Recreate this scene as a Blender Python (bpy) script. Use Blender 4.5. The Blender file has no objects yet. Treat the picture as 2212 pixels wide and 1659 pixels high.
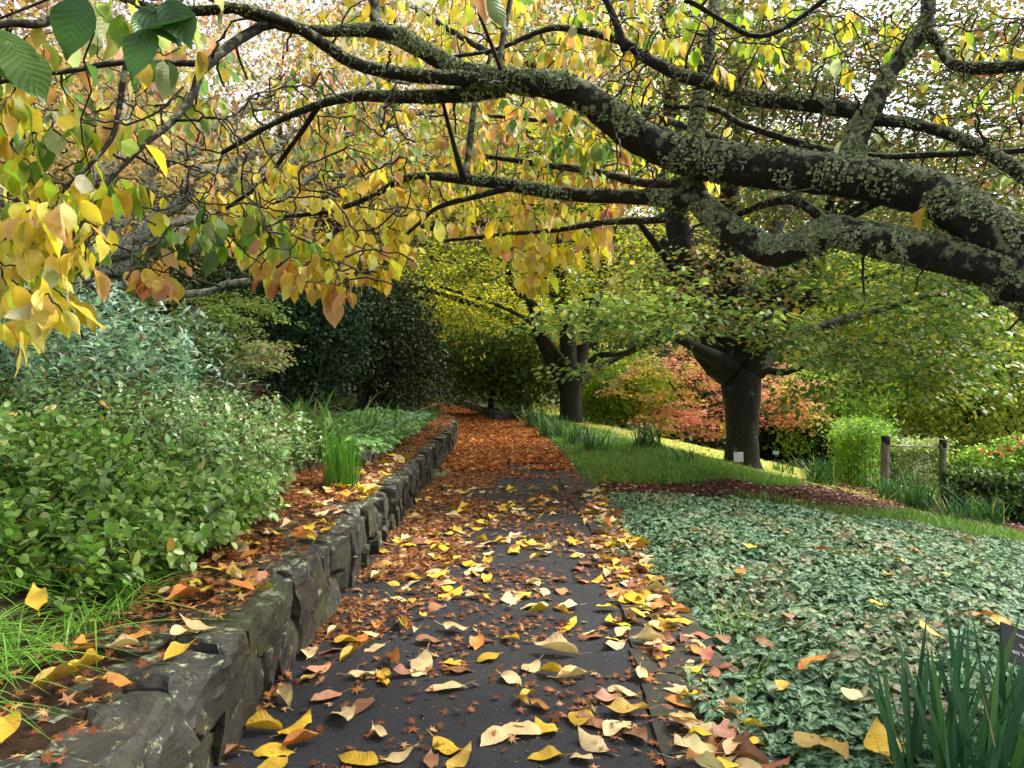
import bpy, math
import numpy as np
from mathutils import Vector
sc = bpy.context.scene
col = sc.collection
R = np.random.default_rng(11)
# ------------------------------------------------------------------ camera, sky, sun, exposure
CAMZ, F, PITCH = 1.5, 740.0, math.radians(0.93)
SUN_EL, SUN_AZ, SUN_E, SKY_E, EXPO = 46.0, 66.0, 2.8, 0.15, 1.12
cam_d = bpy.data.cameras.new("camera"); cam = bpy.data.objects.new("camera", cam_d); col.objects.link(cam)
cam_d.sensor_width = 36.0; cam_d.lens = F * 36.0 / 1024.0; cam_d.clip_end = 900.0; cam_d.clip_start = 0.05
cam.location = (0, 0, CAMZ); cam.rotation_euler = (math.pi / 2 - PITCH, 0, 0); sc.camera = cam
world = bpy.data.worlds.new("World"); sc.world = world; world.use_nodes = True
wn = world.node_tree; wn.nodes.clear()
w_out = wn.nodes.new("ShaderNodeOutputWorld"); w_bg = wn.nodes.new("ShaderNodeBackground")
w_sky = wn.nodes.new("ShaderNodeTexSky"); w_hs = wn.nodes.new("ShaderNodeHueSaturation")
w_sky.sky_type = 'NISHITA'; w_sky.sun_disc = False
w_sky.sun_elevation = math.radians(SUN_EL); w_sky.sun_rotation = math.radians(SUN_AZ)
w_sky.dust_density = 4.0; w_sky.air_density = 1.0
w_hs.inputs['Saturation'].default_value = 0.28; w_hs.inputs['Value'].default_value = 1.25
w_bg.inputs['Strength'].default_value = SKY_E
wn.links.new(w_sky.outputs[0], w_hs.inputs['Color']); wn.links.new(w_hs.outputs[0], w_bg.inputs['Color'])
wn.links.new(w_bg.outputs[0], w_out.inputs['Surface'])
sun_d = bpy.data.lights.new("sun", 'SUN'); sun = bpy.data.objects.new("sun", sun_d); col.objects.link(sun)
sun_d.energy = SUN_E; sun_d.angle = math.radians(15); sun_d.color = (1.0, 0.95, 0.86)
_e, _a = math.radians(SUN_EL), math.radians(SUN_AZ)
to_sun = Vector((math.sin(_a) * math.cos(_e), math.cos(_a) * math.cos(_e), math.sin(_e)))
sun.rotation_euler = to_sun.to_track_quat('Z', 'Y').to_euler()
sc.view_settings.view_transform = 'Standard'; sc.view_settings.look = 'None'
sc.view_settings.exposure = EXPO; sc.view_settings.gamma = 1.0
sc.render.engine = 'CYCLES'
cy = sc.cycles
cy.max_bounces = 7; cy.diffuse_bounces = 4; cy.glossy_bounces = 2; cy.transmission_bounces = 5; cy.transparent_max_bounces = 4
cy.caustics_reflective = False; cy.caustics_refractive = False; cy.use_denoising = True
cy.sample_clamp_indirect = 6.0; cy.adaptive_threshold = 0.02

# ------------------------------------------------------------------ picture -> place helpers (2212 px wide readings)
PX = 2212.0 / 1024.0
_cp, _sp = math.cos(PITCH), math.sin(PITCH)
def ray(u, v):
    cx, cy_ = (u / PX - 512) / F, (384 - v / PX) / F
    return np.array([cx, _cp + _sp * cy_, -_sp + _cp * cy_])
def W(u, v, d): return np.array([0, 0, CAMZ]) + ray(u, v) * d
def sstep(a, b, x):
    t = np.clip((np.asarray(x, float) - a) / (b - a), 0, 1); return t * t * (3 - 2 * t)
XL = (np.array([-4, 0, 14, 16, 18.4, 21, 25.6, 32, 39, 50, 60.]), np.array([-1.12, -1.12, -1.12, -1.2, -1.45, -1.7, -2.5, -3.6, -5.4, -9.5, -14.]))
XR = (np.array([-4, 2.8, 3.5, 5.5, 7.4, 9, 11, 15.4, 21.5, 22.7, 27, 31, 38, 50, 60.]), np.array([.93, .93, .98, 1.01, 1.08, 1.04, .93, .81, .5, -.68, -1.2, -2.1, -4.3, -8.2, -12.5]))
XA = (np.array([-4, 2.8, 3.7, 5.6, 7.3, 8.7, 11, 15.4, 21.5, 22.7, 27, 31, 38, 50, 60.]), np.array([.59, .59, .64, .78, .75, .69, .64, .52, .3, -.72, -1.25, -2.15, -4.35, -8.25, -12.6]))
xl = lambda y: np.interp(y, *XL)
xr = lambda y: np.interp(y, *XR)
xa = lambda y: np.interp(y, *XA)
def lat(ix, iy, iz):
    h = (ix * 374761393 + iy * 668265263 + iz * 2147483647 + 1013) & 0xffffffff
    h = ((h ^ (h >> 13)) * 1274126177) & 0xffffffff
    return ((h ^ (h >> 16)) & 0xffff) / 65535.0
def vn(p, s=1.0, o=0):
    p = np.asarray(p, float) * s + o * 17.3 + 500.0
    i = np.floor(p).astype(np.int64); f = p - i; f = f * f * (3 - 2 * f); r = 0
    for dx in (0, 1):
        for dy in (0, 1):
            for dz in (0, 1):
                w = (f[..., 0] if dx else 1 - f[..., 0]) * (f[..., 1] if dy else 1 - f[..., 1]) * (f[..., 2] if dz else 1 - f[..., 2])
                r = r + w * lat(i[..., 0] + dx, i[..., 1] + dy, i[..., 2] + dz)
    return r
def n2(x, y, s, o=0):
    x = np.asarray(x, float); return vn(np.stack([x, np.broadcast_to(y, x.shape), np.zeros_like(x)], -1), s, o) - .5
def gz(x, y):
    x = np.asarray(x, float); y = np.asarray(y, float)
    s = np.maximum(0, x - 3.0) * .22; s = np.where(s > 2.6, 2.6 + (s - 2.6) * .15, s)
    z = -s - .10 * np.clip(y - 19, 0, 25) * sstep(1.5, 5, x)
    z = z + .05 * n2(x, y, .7) * sstep(1.0, 2.0, x - xr(y))
    return z - .03
def hb(y): return np.interp(y, [0, 15, 22, 30], [.42, .42, .22, .12])
def bz(x, y):
    t = np.maximum(0, xl(y) - .45 - np.asarray(x, float))
    return hb(y) + .16 * np.minimum(t, 5) + .02 * np.clip(t - 5, 0, 60) + .05 * n2(x, y, .9, 3) * sstep(.1, .6, t)
def G(u, v, zf=gz):
    r = ray(u, v); d = 6.0
    for _ in range(60):
        p = np.array([0, 0, CAMZ]) + r * d
        t = (CAMZ - float(zf(p[0], p[1]))) / max(1e-3, -r[2]); d += .35 * (t - d); d = min(d, 80)
    p = np.array([0, 0, CAMZ]) + r * d; return p
def proj(P):
    q = P - np.array([0, 0, CAMZ]); f = q[..., 1] * _cp - q[..., 2] * _sp; up = q[..., 1] * _sp + q[..., 2] * _cp
    return (512 + F * q[..., 0] / f) * PX, (384 - F * up / f) * PX
def inpoly(x, y, poly):
    c = np.zeros(np.shape(x), bool); n = len(poly)
    for i in range(n):
        x1, y1 = poly[i]; x2, y2 = poly[(i + 1) % n]
        c ^= ((y1 > y) != (y2 > y)) & (x < (x2 - x1) * (y - y1) / ((y2 - y1) or 1e-9) + x1)
    return c
def U(n, a=0., b=1.): return R.uniform(a, b, n)
def nrm(v): return v / np.maximum(1e-9, np.linalg.norm(v, axis=-1, keepdims=True))
def rdir(n): return nrm(R.normal(size=(n, 3)))

# ------------------------------------------------------------------ objects
def tag(o, label=None, cat=None, group=None, kind=None):
    if label: o['label'] = label
    if cat: o['category'] = cat
    if group: o['group'] = group
    if kind: o['kind'] = kind
    return o
def empty(name, loc, label, cat, group=None):
    o = bpy.data.objects.new(name, None); col.objects.link(o); o.location = [float(c) for c in loc]; o.empty_display_size = .2
    bpy.context.view_layer.update
    return tag(o, label, cat, group)

class Acc:
    """collects leaf copies, tubes and sheets; build() links them as ONE mesh"""
    def __init__(s): s.V, s.L, s.S, s.C, s.T, s.n = [], [], [], [], [], 0
    def add(s, V, F, sizes, C=None, T=None):
        V = np.asarray(V, float).reshape(-1, 3); k = len(V)
        s.V.append(V); s.L.append(np.asarray(F).ravel() + s.n); s.S.append(np.asarray(sizes).ravel())
        C = np.ones((k, 3)) * .5 if C is None else np.broadcast_to(np.asarray(C, float), (k, 3))
        s.C.append(C); s.T.append(np.zeros((k, 2)) if T is None else T); s.n += k
    def leaves(s, T, P, Y, Z, S, C, sx=None):
        n = len(P)
        if n == 0: return
        if isinstance(T, list):
            w = R.integers(0, len(T), n)
            for i, t in enumerate(T):
                m = w == i
                s.leaves(t, P[m], Y[m], Z[m], S[m], C[m], None if sx is None else sx[m])
            return
        tv, tf, ts, tu = T
        Y = nrm(Y); X = nrm(np.cross(Y, Z)); Z = np.cross(X, Y); S = np.broadcast_to(S, (n,))
        wx = S if sx is None else S * sx
        V = P[:, None, :] + wx[:, None, None] * tv[None, :, 0, None] * X[:, None] + S[:, None, None] * (tv[None, :, 1, None] * Y[:, None] + tv[None, :, 2, None] * Z[:, None])
        k = len(tv); Fx = tf[None, :] + (np.arange(n) * k)[:, None]
        s.add(V.reshape(-1, 3), Fx, np.tile(ts, n), np.repeat(C, k, 0), np.tile(tu, (n, 1)))
    def tubes(s, P, Rd, sides=4, C=None, bump=0, bs=8.):
        P = np.asarray(P, float); N, K, _ = P.shape; Rd = np.broadcast_to(Rd, (N, K))
        T = nrm(np.gradient(P, axis=1)); ref = np.where(np.abs(T[:, :1, 2:3]) > .8, [[[1., 0, 0]]], [[[0, 0, 1.]]])
        A = nrm(np.cross(T, ref)); B = np.cross(T, A)
        a = np.arange(sides) * 2 * math.pi / sides
        D = A[:, :, None] * np.cos(a)[None, None, :, None] + B[:, :, None] * np.sin(a)[None, None, :, None]
        V = P[:, :, None] + D * Rd[:, :, None, None]
        if bump:
            V = V + D * (Rd[:, :, None] * bump * ((vn(V, bs) - .5) * 1.3 + (vn(V, bs * 3.1, 2) - .5) * .7))[..., None]
        idx = np.arange(N * K * sides).reshape(N, K, sides); j = np.roll(idx, -1, 2)
        Fq = np.stack([idx[:, :-1], j[:, :-1], j[:, 1:], idx[:, 1:]], -1).reshape(-1, 4)
        s.add(V.reshape(-1, 3), Fq, np.full(len(Fq), 4), None if C is None else np.repeat(C, K * sides, 0))
        caps = np.concatenate([idx[:, 0, ::-1], idx[:, -1]], 0)
        s.L.append((caps + (s.n - N * K * sides)).ravel()); s.S.append(np.full(len(caps), sides))
        return V
    def build(s, name, mat, parent=None, smooth=True):
        V = np.concatenate(s.V); L = np.concatenate(s.L); S = np.concatenate(s.S); C = np.concatenate(s.C); T = np.concatenate(s.T)
        if parent is not None: V = V - np.array(parent.location)
        me = bpy.data.meshes.new(name); me.vertices.add(len(V)); me.vertices.foreach_set('co', V.astype(np.float32).ravel())
        me.loops.add(len(L)); me.loops.foreach_set('vertex_index', L.astype(np.int32))
        st = np.concatenate([[0], np.cumsum(S)[:-1]]).astype(np.int32)
        me.polygons.add(len(S)); me.polygons.foreach_set('loop_start', st)
        try: me.polygons.foreach_set('loop_total', S.astype(np.int32))
        except Exception: pass
        me.polygons.foreach_set('use_smooth', np.full(len(S), smooth))
        ca = me.color_attributes.new('Col', 'FLOAT_COLOR', 'POINT')
        ca.data.foreach_set('color', np.concatenate([C, np.ones((len(C), 1))], 1).astype(np.float32).ravel())
        uv = me.uv_layers.new(name='UVMap'); uv.data.foreach_set('uv', T[L].astype(np.float32).ravel())
        me.update(calc_edges=True); me.validate(verbose=False)
        me.materials.append(mat)
        o = bpy.data.objects.new(name, me); col.objects.link(o)
        if parent is not None: o.parent = parent
        return o

def crom(pts, n):
    """smooth line through rows of numbers (x y z r)"""
    P = np.array(pts, float); P = np.vstack([2 * P[0] - P[1], P, 2 * P[-1] - P[-2]]); out = []
    k = len(P) - 3
    for q in np.linspace(0, k - 1e-6, n):
        i = int(q); t = q - i; a, b, c, d = P[i:i + 4]
        out.append(.5 * ((2 * b) + (-a + c) * t + (2 * a - 5 * b + 4 * c - d) * t * t + (-a + 3 * b - 3 * c + d) * t ** 3))
    return np.array(out)
def tmpl(rows, fold=.12, bend=.15, half=1., petiole=0., wav=0., roll=0., seed=0):
    """leaf outline: rows = (along, half width); three columns across; Y along, X across, Z face"""
    r = np.random.default_rng(seed); v, f, sz, uv = [], [], [], []
    if len(rows) == 8:   # the cherry outline gets a finer edge with a slow wave and small teeth
        q = np.array(rows); t = np.linspace(0, 1, 17); q = crom(q, 17)[:, :2]; ph = r.uniform(0, 6, 3); rows = [(a, max(.004, b) + (.012 * (i % 2) if .1 < a < .9 else 0)) for i, (a, b) in enumerate(q)]
        wv = lambda a, c: wav * 1.6 * math.sin(a * (9 + 3 * c) + ph[0] + c * ph[1])
    else: wv = lambda a, c: wav * r.normal()
    for i, (s_, w) in enumerate(rows):
        zz = -bend * s_ * s_
        for c in (-1, 0, 1):
            cw = c * w * half
            v.append([cw, s_ + 0 * cw, zz + fold * abs(c) * w / .34 + (wv(s_, c) if c else 0) + roll * c * w])
            uv.append([.5 + .5 * c, s_])
    for i in range(len(rows) - 1):
        a = 3 * i; f += [a, a + 1, a + 4, a + 3, a + 1, a + 2, a + 5, a + 4]; sz += [4, 4]
    if petiole:
        k = len(v); v += [[-.008, 0, 0], [.008, 0, 0], [.006, -petiole, petiole * .25], [-.006, -petiole, petiole * .25]]; uv += [[.5, 0]] * 4
        f += [k, k + 1, k + 2, k + 3]; sz += [4]
    return np.array(v, float), np.array(f), np.array(sz), np.array(uv, float)
CH = [(0, .03), (.1, .14), (.25, .235), (.42, .285), (.6, .27), (.76, .18), (.88, .075), (1, .005)]
T_CH = [tmpl(CH, f_, b_, h_, .16, .022, r_, i) for i, (f_, b_, h_, r_) in enumerate([(.1, .1, 1, 0), (.04, .3, 1.1, .1), (.2, .2, .85, 0), (.07, -.15, 1, -.12), (.02, .5, .95, .05), (.3, .05, .7, .1), (.14, .35, 1.05, -.2), (-.08, .25, .9, .15)])]
T_FALL = [tmpl(CH, f_, b_, h_, .3, w_, r_, i + 20) for i, (f_, b_, h_, w_, r_) in enumerate([(.02, .03, 1, .02, .0), (-.08, -.10, .9, .03, .06), (.12, .12, .85, .035, 0), (.30, -.08, .6, .035, .15), (-.04, .16, 1, .03, -.15), (.08, -.16, .75, .045, .1)])]
OV = [(0, .04), (.2, .26), (.5, .34), (.8, .22), (1, .01)]
T_OV = [tmpl(OV, .08, .1), tmpl(OV, .03, .25), tmpl(OV, .15, 0)]
T_NAR = [tmpl([(0, .03), (.3, .17), (.6, .17), (1, .005)], .05, .15), tmpl([(0, .03), (.3, .17), (.6, .17), (1, .005)], .1, .3)]
LM = [(0, .05), (.06, .3), (.2, .42), (.32, .37), (.4, .39), (.55, .3), (.62, .3), (.8, .14), (1, .0)]
T_LAM = [tmpl(LM, .1, .15, 1, 0, .01, 0, 1), tmpl(LM, .04, .3, 1, 0, .015, 0, 2), tmpl(LM, .16, .1, .9, 0, .015, 0, 3)]
def q4(fold=.08): return (np.array([[0, 0, 0], [.32, .5, fold], [0, 1, -.08], [-.32, .5, fold]], float), np.array([0, 1, 2, 0, 2, 3]), np.array([3, 3]), np.array([[.5, 0], [1, .5], [.5, 1], [0, .5]], float))
T_Q = [q4(.08), q4(-.04)]
def star(nl=7, seed=0):
    r = np.random.default_rng(seed); v, f, sz = [[0, 0, 0.02]], [], []
    ang = np.linspace(-2.3, 2.3, nl); ln = .55 - .22 * np.abs(ang / 2.3) ** 1.5
    pts = []
    for i, (a, l) in enumerate(zip(ang, ln)):
        if i: m = (ang[i - 1] + a) / 2; pts.append((m, .17, 0))
        pts.append((a, l, r.uniform(-.08, .12)))
    pts.append((math.pi, .05, 0))
    for a, l, z in pts: v.append([math.sin(a) * l, math.cos(a) * l, z])
    n = len(pts)
    for i in range(n): f += [0, 1 + i, 1 + (i + 1) % n]; sz += [3]
    k = len(v); v += [[-.01, -.04, 0], [.01, -.04, 0], [.01, -.4, .06], [-.01, -.4, .06]]; f += [k, k + 3, k + 2, k + 1]; sz += [4]
    return np.array(v, float), np.array(f), np.array(sz), np.tile([.5, .5], (len(v), 1))
T_ST = [star(7, 1), star(5, 2), star(7, 3)]

def pal(n, P):
    w = np.array([p[0] for p in P], float); c = np.array([p[1] for p in P], float)
    C = c[R.choice(len(P), n, p=w / w.sum())]
    C = C * np.exp(R.normal(0, .16, (n, 1))) * np.exp(R.normal(0, .07, (n, 3)))
    return np.clip(C, .004, .85)

# ------------------------------------------------------------------ materials
def newmat(name):
    m = bpy.data.materials.new(name); m.use_nodes = True; t = m.node_tree; t.nodes.clear()
    out = t.nodes.new('ShaderNodeOutputMaterial'); return m, t, out
def nd(t, kind, **kw):
    n = t.nodes.new(kind)
    for k, v in kw.items():
        if k in n.inputs.keys(): n.inputs[k].default_value = v
        else: setattr(n, k, v)
    return n
def ramp(t, fac, stops):
    r = t.nodes.new('ShaderNodeValToRGB'); t.links.new(fac, r.inputs[0]); e = r.color_ramp.elements
    while len(e) < len(stops): e.new(.5)
    for x, (p, c) in zip(e, stops): x.position = p; x.color = (*c, 1) if len(c) == 3 else c
    return r.outputs[0]
def mixc(t, fac, a, b, mode='MIX'):
    m = t.nodes.new('ShaderNodeMix'); m.data_type = 'RGBA'; m.blend_type = mode
    for i, x in ((0, fac), (6, a), (7, b)):
        if hasattr(x, 'links'): t.links.new(x, m.inputs[i])
        elif i == 0: m.inputs[0].default_value = x
        else: m.inputs[i].default_value = (*x, 1)
    return m.outputs[2]
def noise(t, scale, detail=4, rough=.55, vec=None):
    n = nd(t, 'ShaderNodeTexNoise', Scale=scale, Detail=detail, Roughness=rough)
    if vec is None:
        g = t.nodes.new('ShaderNodeNewGeometry'); vec = g.outputs['Position']
    t.links.new(vec, n.inputs['Vector']); return n.outputs['Fac']
def leafmat(name, trans=.4, rough=.45, spec=.5, style=None, bright=1.):
    m, t, out = newmat(name)
    a = nd(t, 'ShaderNodeVertexColor', layer_name='Col'); c = a.outputs[0]
    uv = t.nodes.new('ShaderNodeUVMap'); sep = t.nodes.new('ShaderNodeSeparateXYZ'); t.links.new(uv.outputs[0], sep.inputs[0])
    def math_(op, x, y=None):
        n = t.nodes.new('ShaderNodeMath'); n.operation = op
        for i, q in enumerate((x, y)):
            if q is None: continue
            if hasattr(q, 'links'): t.links.new(q, n.inputs[i])
            else: n.inputs[i].default_value = q
        return n.outputs[0]
    bump = None
    if style in ('vein', 'fallen', 'silver'):
        ax = math_('ABSOLUTE', math_('SUBTRACT', sep.outputs[0], .5))          # 0 midrib .. .5 edge
        ph = math_('SUBTRACT', sep.outputs[1], math_('MULTIPLY', ax, .45))
        sn = math_('SINE', math_('MULTIPLY', ph, 62.))
        side = math_('MULTIPLY', math_('GREATER_THAN', sn, .72), .45)
        mid = math_('LESS_THAN', ax, .022)
        vein = math_('MAXIMUM', mid, side)
        bump = sn
        if style == 'silver':
            nz = noise(t, 55., 2)
            k = math_('ADD', ax, math_('MULTIPLY', math_('SUBTRACT', nz, .5), .30))
            band = ramp(t, k, [(.06, (0, 0, 0)), (.15, (1, 1, 1)), (.27, (1, 1, 1)), (.36, (0, 0, 0))])
            c = mixc(t, band, c, (.25, .345, .23))
            c = mixc(t, math_('MULTIPLY', vein, .35), c, (.03, .07, .03))
        else:
            nz = noise(t, 38. if style == 'fallen' else 22., 3)
            c = mixc(t, math_('MULTIPLY', vein, .3), c, mixc(t, 1., c, (1.25, 1.1, .9), 'MULTIPLY'))
            spots = ramp(t, nz, [(.60, (0, 0, 0)), (.70, (1, 1, 1))])
            c = mixc(t, math_('MULTIPLY', spots, .55 if style == 'fallen' else .28), c, mixc(t, 1., c, (.42, .26, .16), 'MULTIPLY'))
            big = noise(t, 9., 2); c = mixc(t, .5, c, mixc(t, 1., c, ramp(t, big, [(.35, (.75, .7, .6)), (.65, (1.15, 1.15, 1.1))]), 'MULTIPLY'))
    p = nd(t, 'ShaderNodeBsdfPrincipled', Roughness=rough); p.inputs['Specular IOR Level'].default_value = spec
    t.links.new(c, p.inputs['Base Color'])
    if bump is not None:
        b = nd(t, 'ShaderNodeBump', Strength=.25, Distance=.002); t.links.new(bump, b.inputs['Height']); t.links.new(b.outputs[0], p.inputs['Normal'])
    tr = t.nodes.new('ShaderNodeBsdfTranslucent'); t.links.new(mixc(t, 1., c, (1.15, 1.2, .85), 'MULTIPLY'), tr.inputs[0])
    mx = t.nodes.new('ShaderNodeMixShader'); mx.inputs[0].default_value = trans
    t.links.new(p.outputs[0], mx.inputs[1]); t.links.new(tr.outputs[0], mx.inputs[2]); t.links.new(mx.outputs[0], out.inputs[0])
    return m
def surf(name, build, rough=.8, spec=.3, bump_scale=0, bump_str=.5, dist=.01, bdetail=6):
    m, t, out = newmat(name); c, rg = build(t)
    p = nd(t, 'ShaderNodeBsdfPrincipled', Roughness=rough); p.inputs['Specular IOR Level'].default_value = spec
    if hasattr(c, 'links'): t.links.new(c, p.inputs['Base Color'])
    else: p.inputs['Base Color'].default_value = (*c, 1)
    if rg is not None: t.links.new(rg, p.inputs['Roughness'])
    if bump_scale:
        b = nd(t, 'ShaderNodeBump', Strength=bump_str, Distance=dist); t.links.new(noise(t, bump_scale, bdetail, .65), b.inputs['Height']); t.links.new(b.outputs[0], p.inputs['Normal'])
    t.links.new(p.outputs[0], out.inputs[0]); return m
def bark(name, dark, mid, lich, amount, scale=14., up=.0):
    def f(t):
        base = ramp(t, noise(t, 30., 5), [(.3, dark), (.7, mid)])
        lz = noise(t, scale, 6, .7)
        if up:
            g = t.nodes.new('ShaderNodeNewGeometry'); s_ = t.nodes.new('ShaderNodeSeparateXYZ'); t.links.new(g.outputs['Normal'], s_.inputs[0])
            m_ = t.nodes.new('ShaderNodeMath'); m_.operation = 'MULTIPLY_ADD'; t.links.new(s_.outputs[2], m_.inputs[0]); m_.inputs[1].default_value = up; t.links.new(lz, m_.inputs[2]); lz = m_.outputs[0]
        k = ramp(t, lz, [(1 - amount - .04, (0, 0, 0)), (1 - amount + .04, (1, 1, 1))])
        lc = mixc(t, noise(t, 60., 3), lich, tuple(x * .55 for x in lich))
        return mixc(t, k, base, lc), None
    return surf(name, f, .85, .2, 45., .9, .012)
M = {}
M['asphalt'] = surf('asphalt', lambda t: (mixc(t, ramp(t, noise(t, 260., 2), [(.58, (0, 0, 0)), (.72, (1, 1, 1))]), ramp(t, noise(t, 1.3, 5), [(.3, (.016, .017, .020)), (.7, (.028, .029, .033))]), (.075, .075, .08)), ramp(t, noise(t, .9, 4), [(.35, (.5,) * 3), (.65, (.85,) * 3)])), .6, .22, 170., 1., .006, 3)
M['soil'] = surf('soil', lambda t: (ramp(t, noise(t, 9., 6), [(.3, (.018, .011, .007)), (.7, (.06, .035, .02))]), None), .95, .1, 40., 1., .02)
M['bank'] = surf('meadow_soil', lambda t: (mixc(t, ramp(t, noise(t, 2.2, 5), [(.4, (0, 0, 0)), (.6, (1, 1, 1))]), (.045, .04, .018), (.05, .10, .018)), None), .95, .1, 30., 1., .02)
M['lawn'] = surf('lawn', lambda t: (mixc(t, ramp(t, noise(t, 3.5, 8, .75), [(.46, (0, 0, 0)), (.58, (1, 1, 1))]), (.30, .46, .05), (.46, .34, .12)), None), .9, .1, 60., 1., .03)
M['mulch'] = surf('mulch', lambda t: (ramp(t, noise(t, 22., 6, .7), [(.3, (.014, .007, .005)), (.6, (.055, .022, .013)), (.72, (.3, .2, .14))]), None), .9, .2, 50., 1., .03)
def _stone(t):
    c = ramp(t, noise(t, 5., 6, .6), [(.25, (.011, .011, .010)), (.5, (.028, .026, .020)), (.7, (.060, .045, .027)), (.85, (.04, .045, .045))])
    g = t.nodes.new('ShaderNodeNewGeometry'); s_ = t.nodes.new('ShaderNodeSeparateXYZ'); t.links.new(g.outputs['Normal'], s_.inputs[0])
    m_ = t.nodes.new('ShaderNodeMath'); m_.operation = 'MULTIPLY_ADD'; t.links.new(s_.outputs[2], m_.inputs[0]); m_.inputs[1].default_value = .07; t.links.new(noise(t, 14., 7, .72), m_.inputs[2])
    k = ramp(t, m_.outputs[0], [(.605, (0, 0, 0)), (.68, (.9, .9, .9))])
    c = mixc(t, k, c, mixc(t, noise(t, 70., 2), (.42, .48, .30), (.20, .25, .12)))
    k2 = ramp(t, noise(t, 3., 5, .6), [(.50, (0, 0, 0)), (.66, (.8, .8, .8))])
    return mixc(t, k2, c, (.045, .055, .015)), ramp(t, noise(t, 6., 4), [(.3, (.45,) * 3), (.7, (.8,) * 3)])
M['stone'] = surf('stone', _stone, .7, .4, 26., .9, .012, 8)
M['flag'] = surf('flagstone', lambda t: (mixc(t, ramp(t, noise(t, 7., 5), [(.5, (0, 0, 0)), (.62, (1, 1, 1))]), ramp(t, noise(t, 3., 5), [(.3, (.018, .018, .018)), (.7, (.042, .038, .032))]), (.035, .04, .018)), None), .7, .3, 60., .7, .008)
M['bark_cherry'] = bark('cherry_bark', (.010, .008, .007), (.030, .024, .018), (.20, .23, .13), .42, 15., .13)
M['twig'] = surf('twig_bark', lambda t: (ramp(t, noise(t, 25., 3), [(.35, (.018, .013, .010)), (.6, (.05, .038, .028)), (.75, (.2, .2, .15))]), None), .8, .2)
M['bark_beech'] = bark('beech_bark', (.010, .009, .007), (.032, .028, .02), (.11, .14, .07), .36, 5., 0)
M['bark_pale'] = bark('lichened_bark', (.05, .04, .03), (.12, .09, .07), (.36, .37, .30), .52, 16., 0)
M['bark_dark'] = surf('dark_bark', lambda t: (ramp(t, noise(t, 12., 5), [(.3, (.01, .009, .007)), (.7, (.04, .034, .026))]), None), .9, .2, 30., .8, .01)
M['post'] = surf('weathered_wood', lambda t: (ramp(t, noise(t, 12., 6, .7), [(.3, (.09, .075, .055)), (.7, (.25, .23, .18))]), None), .9, .2, 40., .7, .01)
M['wire'] = surf('rusty_wire', lambda t: ((.09, .06, .05), None), .6, .4)
M['white'] = surf('white_enamel', lambda t: (mixc(t, noise(t, 30., 3), (.66, .68, .68), (.78, .8, .8)), None), .45, .4)
M['black'] = surf('black_plastic', lambda t: ((.012, .012, .014), None), .35, .4)
M['ink'] = surf('ink', lambda t: ((.12, .14, .18), None), .6, .2)
M['bluesign'] = surf('blue_sign_face', lambda t: ((.25, .35, .5), None), .5, .3)
M['paint'] = surf('white_lettering', lambda t: ((.8, .8, .8), None), .5, .3)
M['cherry'] = leafmat('cherry_leaf', .5, .38, .5, 'vein')
M['fallen'] = leafmat('fallen_leaf', .15, .55, .35, 'fallen')
M['leaf'] = leafmat('leaf', .42, .45, .4)
M['leaf_glow'] = leafmat('thin_leaf', .58, .5, .3)
M['leaf_gloss'] = leafmat('glossy_leaf', .12, .55, .18)
M['leaf_wet'] = leafmat('wet_leaf', .30, .34, .6)
M['silver'] = leafmat('silver_leaf', .18, .6, .22, 'silver')
M['litter'] = leafmat('litter_leaf', .10, .7, .12)
M['blade'] = leafmat('strap_leaf', .25, .42, .28)
M['grass'] = leafmat('grass_blade', .35, .45, .4)
M['lichen'] = leafmat('lichen', .05, .9, .1)

# ------------------------------------------------------------------ generators
class Skel:
    def __init__(s, cap=40000): s.N = np.zeros((cap, 3)); s.Rr = np.zeros(cap); s.k = 0
    def push(s, P, r):
        n = len(P); s.N[s.k:s.k + n] = P; s.Rr[s.k:s.k + n] = r; s.k += n
    def near(s, p, L=None):
        d = np.linalg.norm(s.N[:s.k] - p, axis=1); i = int(np.argmin(d - np.minimum(s.Rr[:s.k] * 2., .15))); return i, d[i]
def limb(acc, sk, pts, sides=12, step=.06, bump=.12, bs=8., wander=0.):
    L = np.sum(np.linalg.norm(np.diff(np.array(pts)[:, :3], axis=0), axis=1)); n = max(6, int(L / step))
    Q = crom(pts, n); Q[:, 3] = np.maximum(.002, Q[:, 3])
    if wander: Q[:, :3] += (np.stack([vn(Q[:, :3], 3., 5), vn(Q[:, :3], 3., 6), vn(Q[:, :3], 3., 7)], -1) - .5) * wander * sstep(0, .3, np.linspace(0, 1, n))[:, None]
    V = acc.tubes(Q[None, :, :3], Q[None, :, 3], sides, bump=bump, bs=bs)
    sk.push(Q[:, :3], Q[:, 3]); return Q, V
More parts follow.
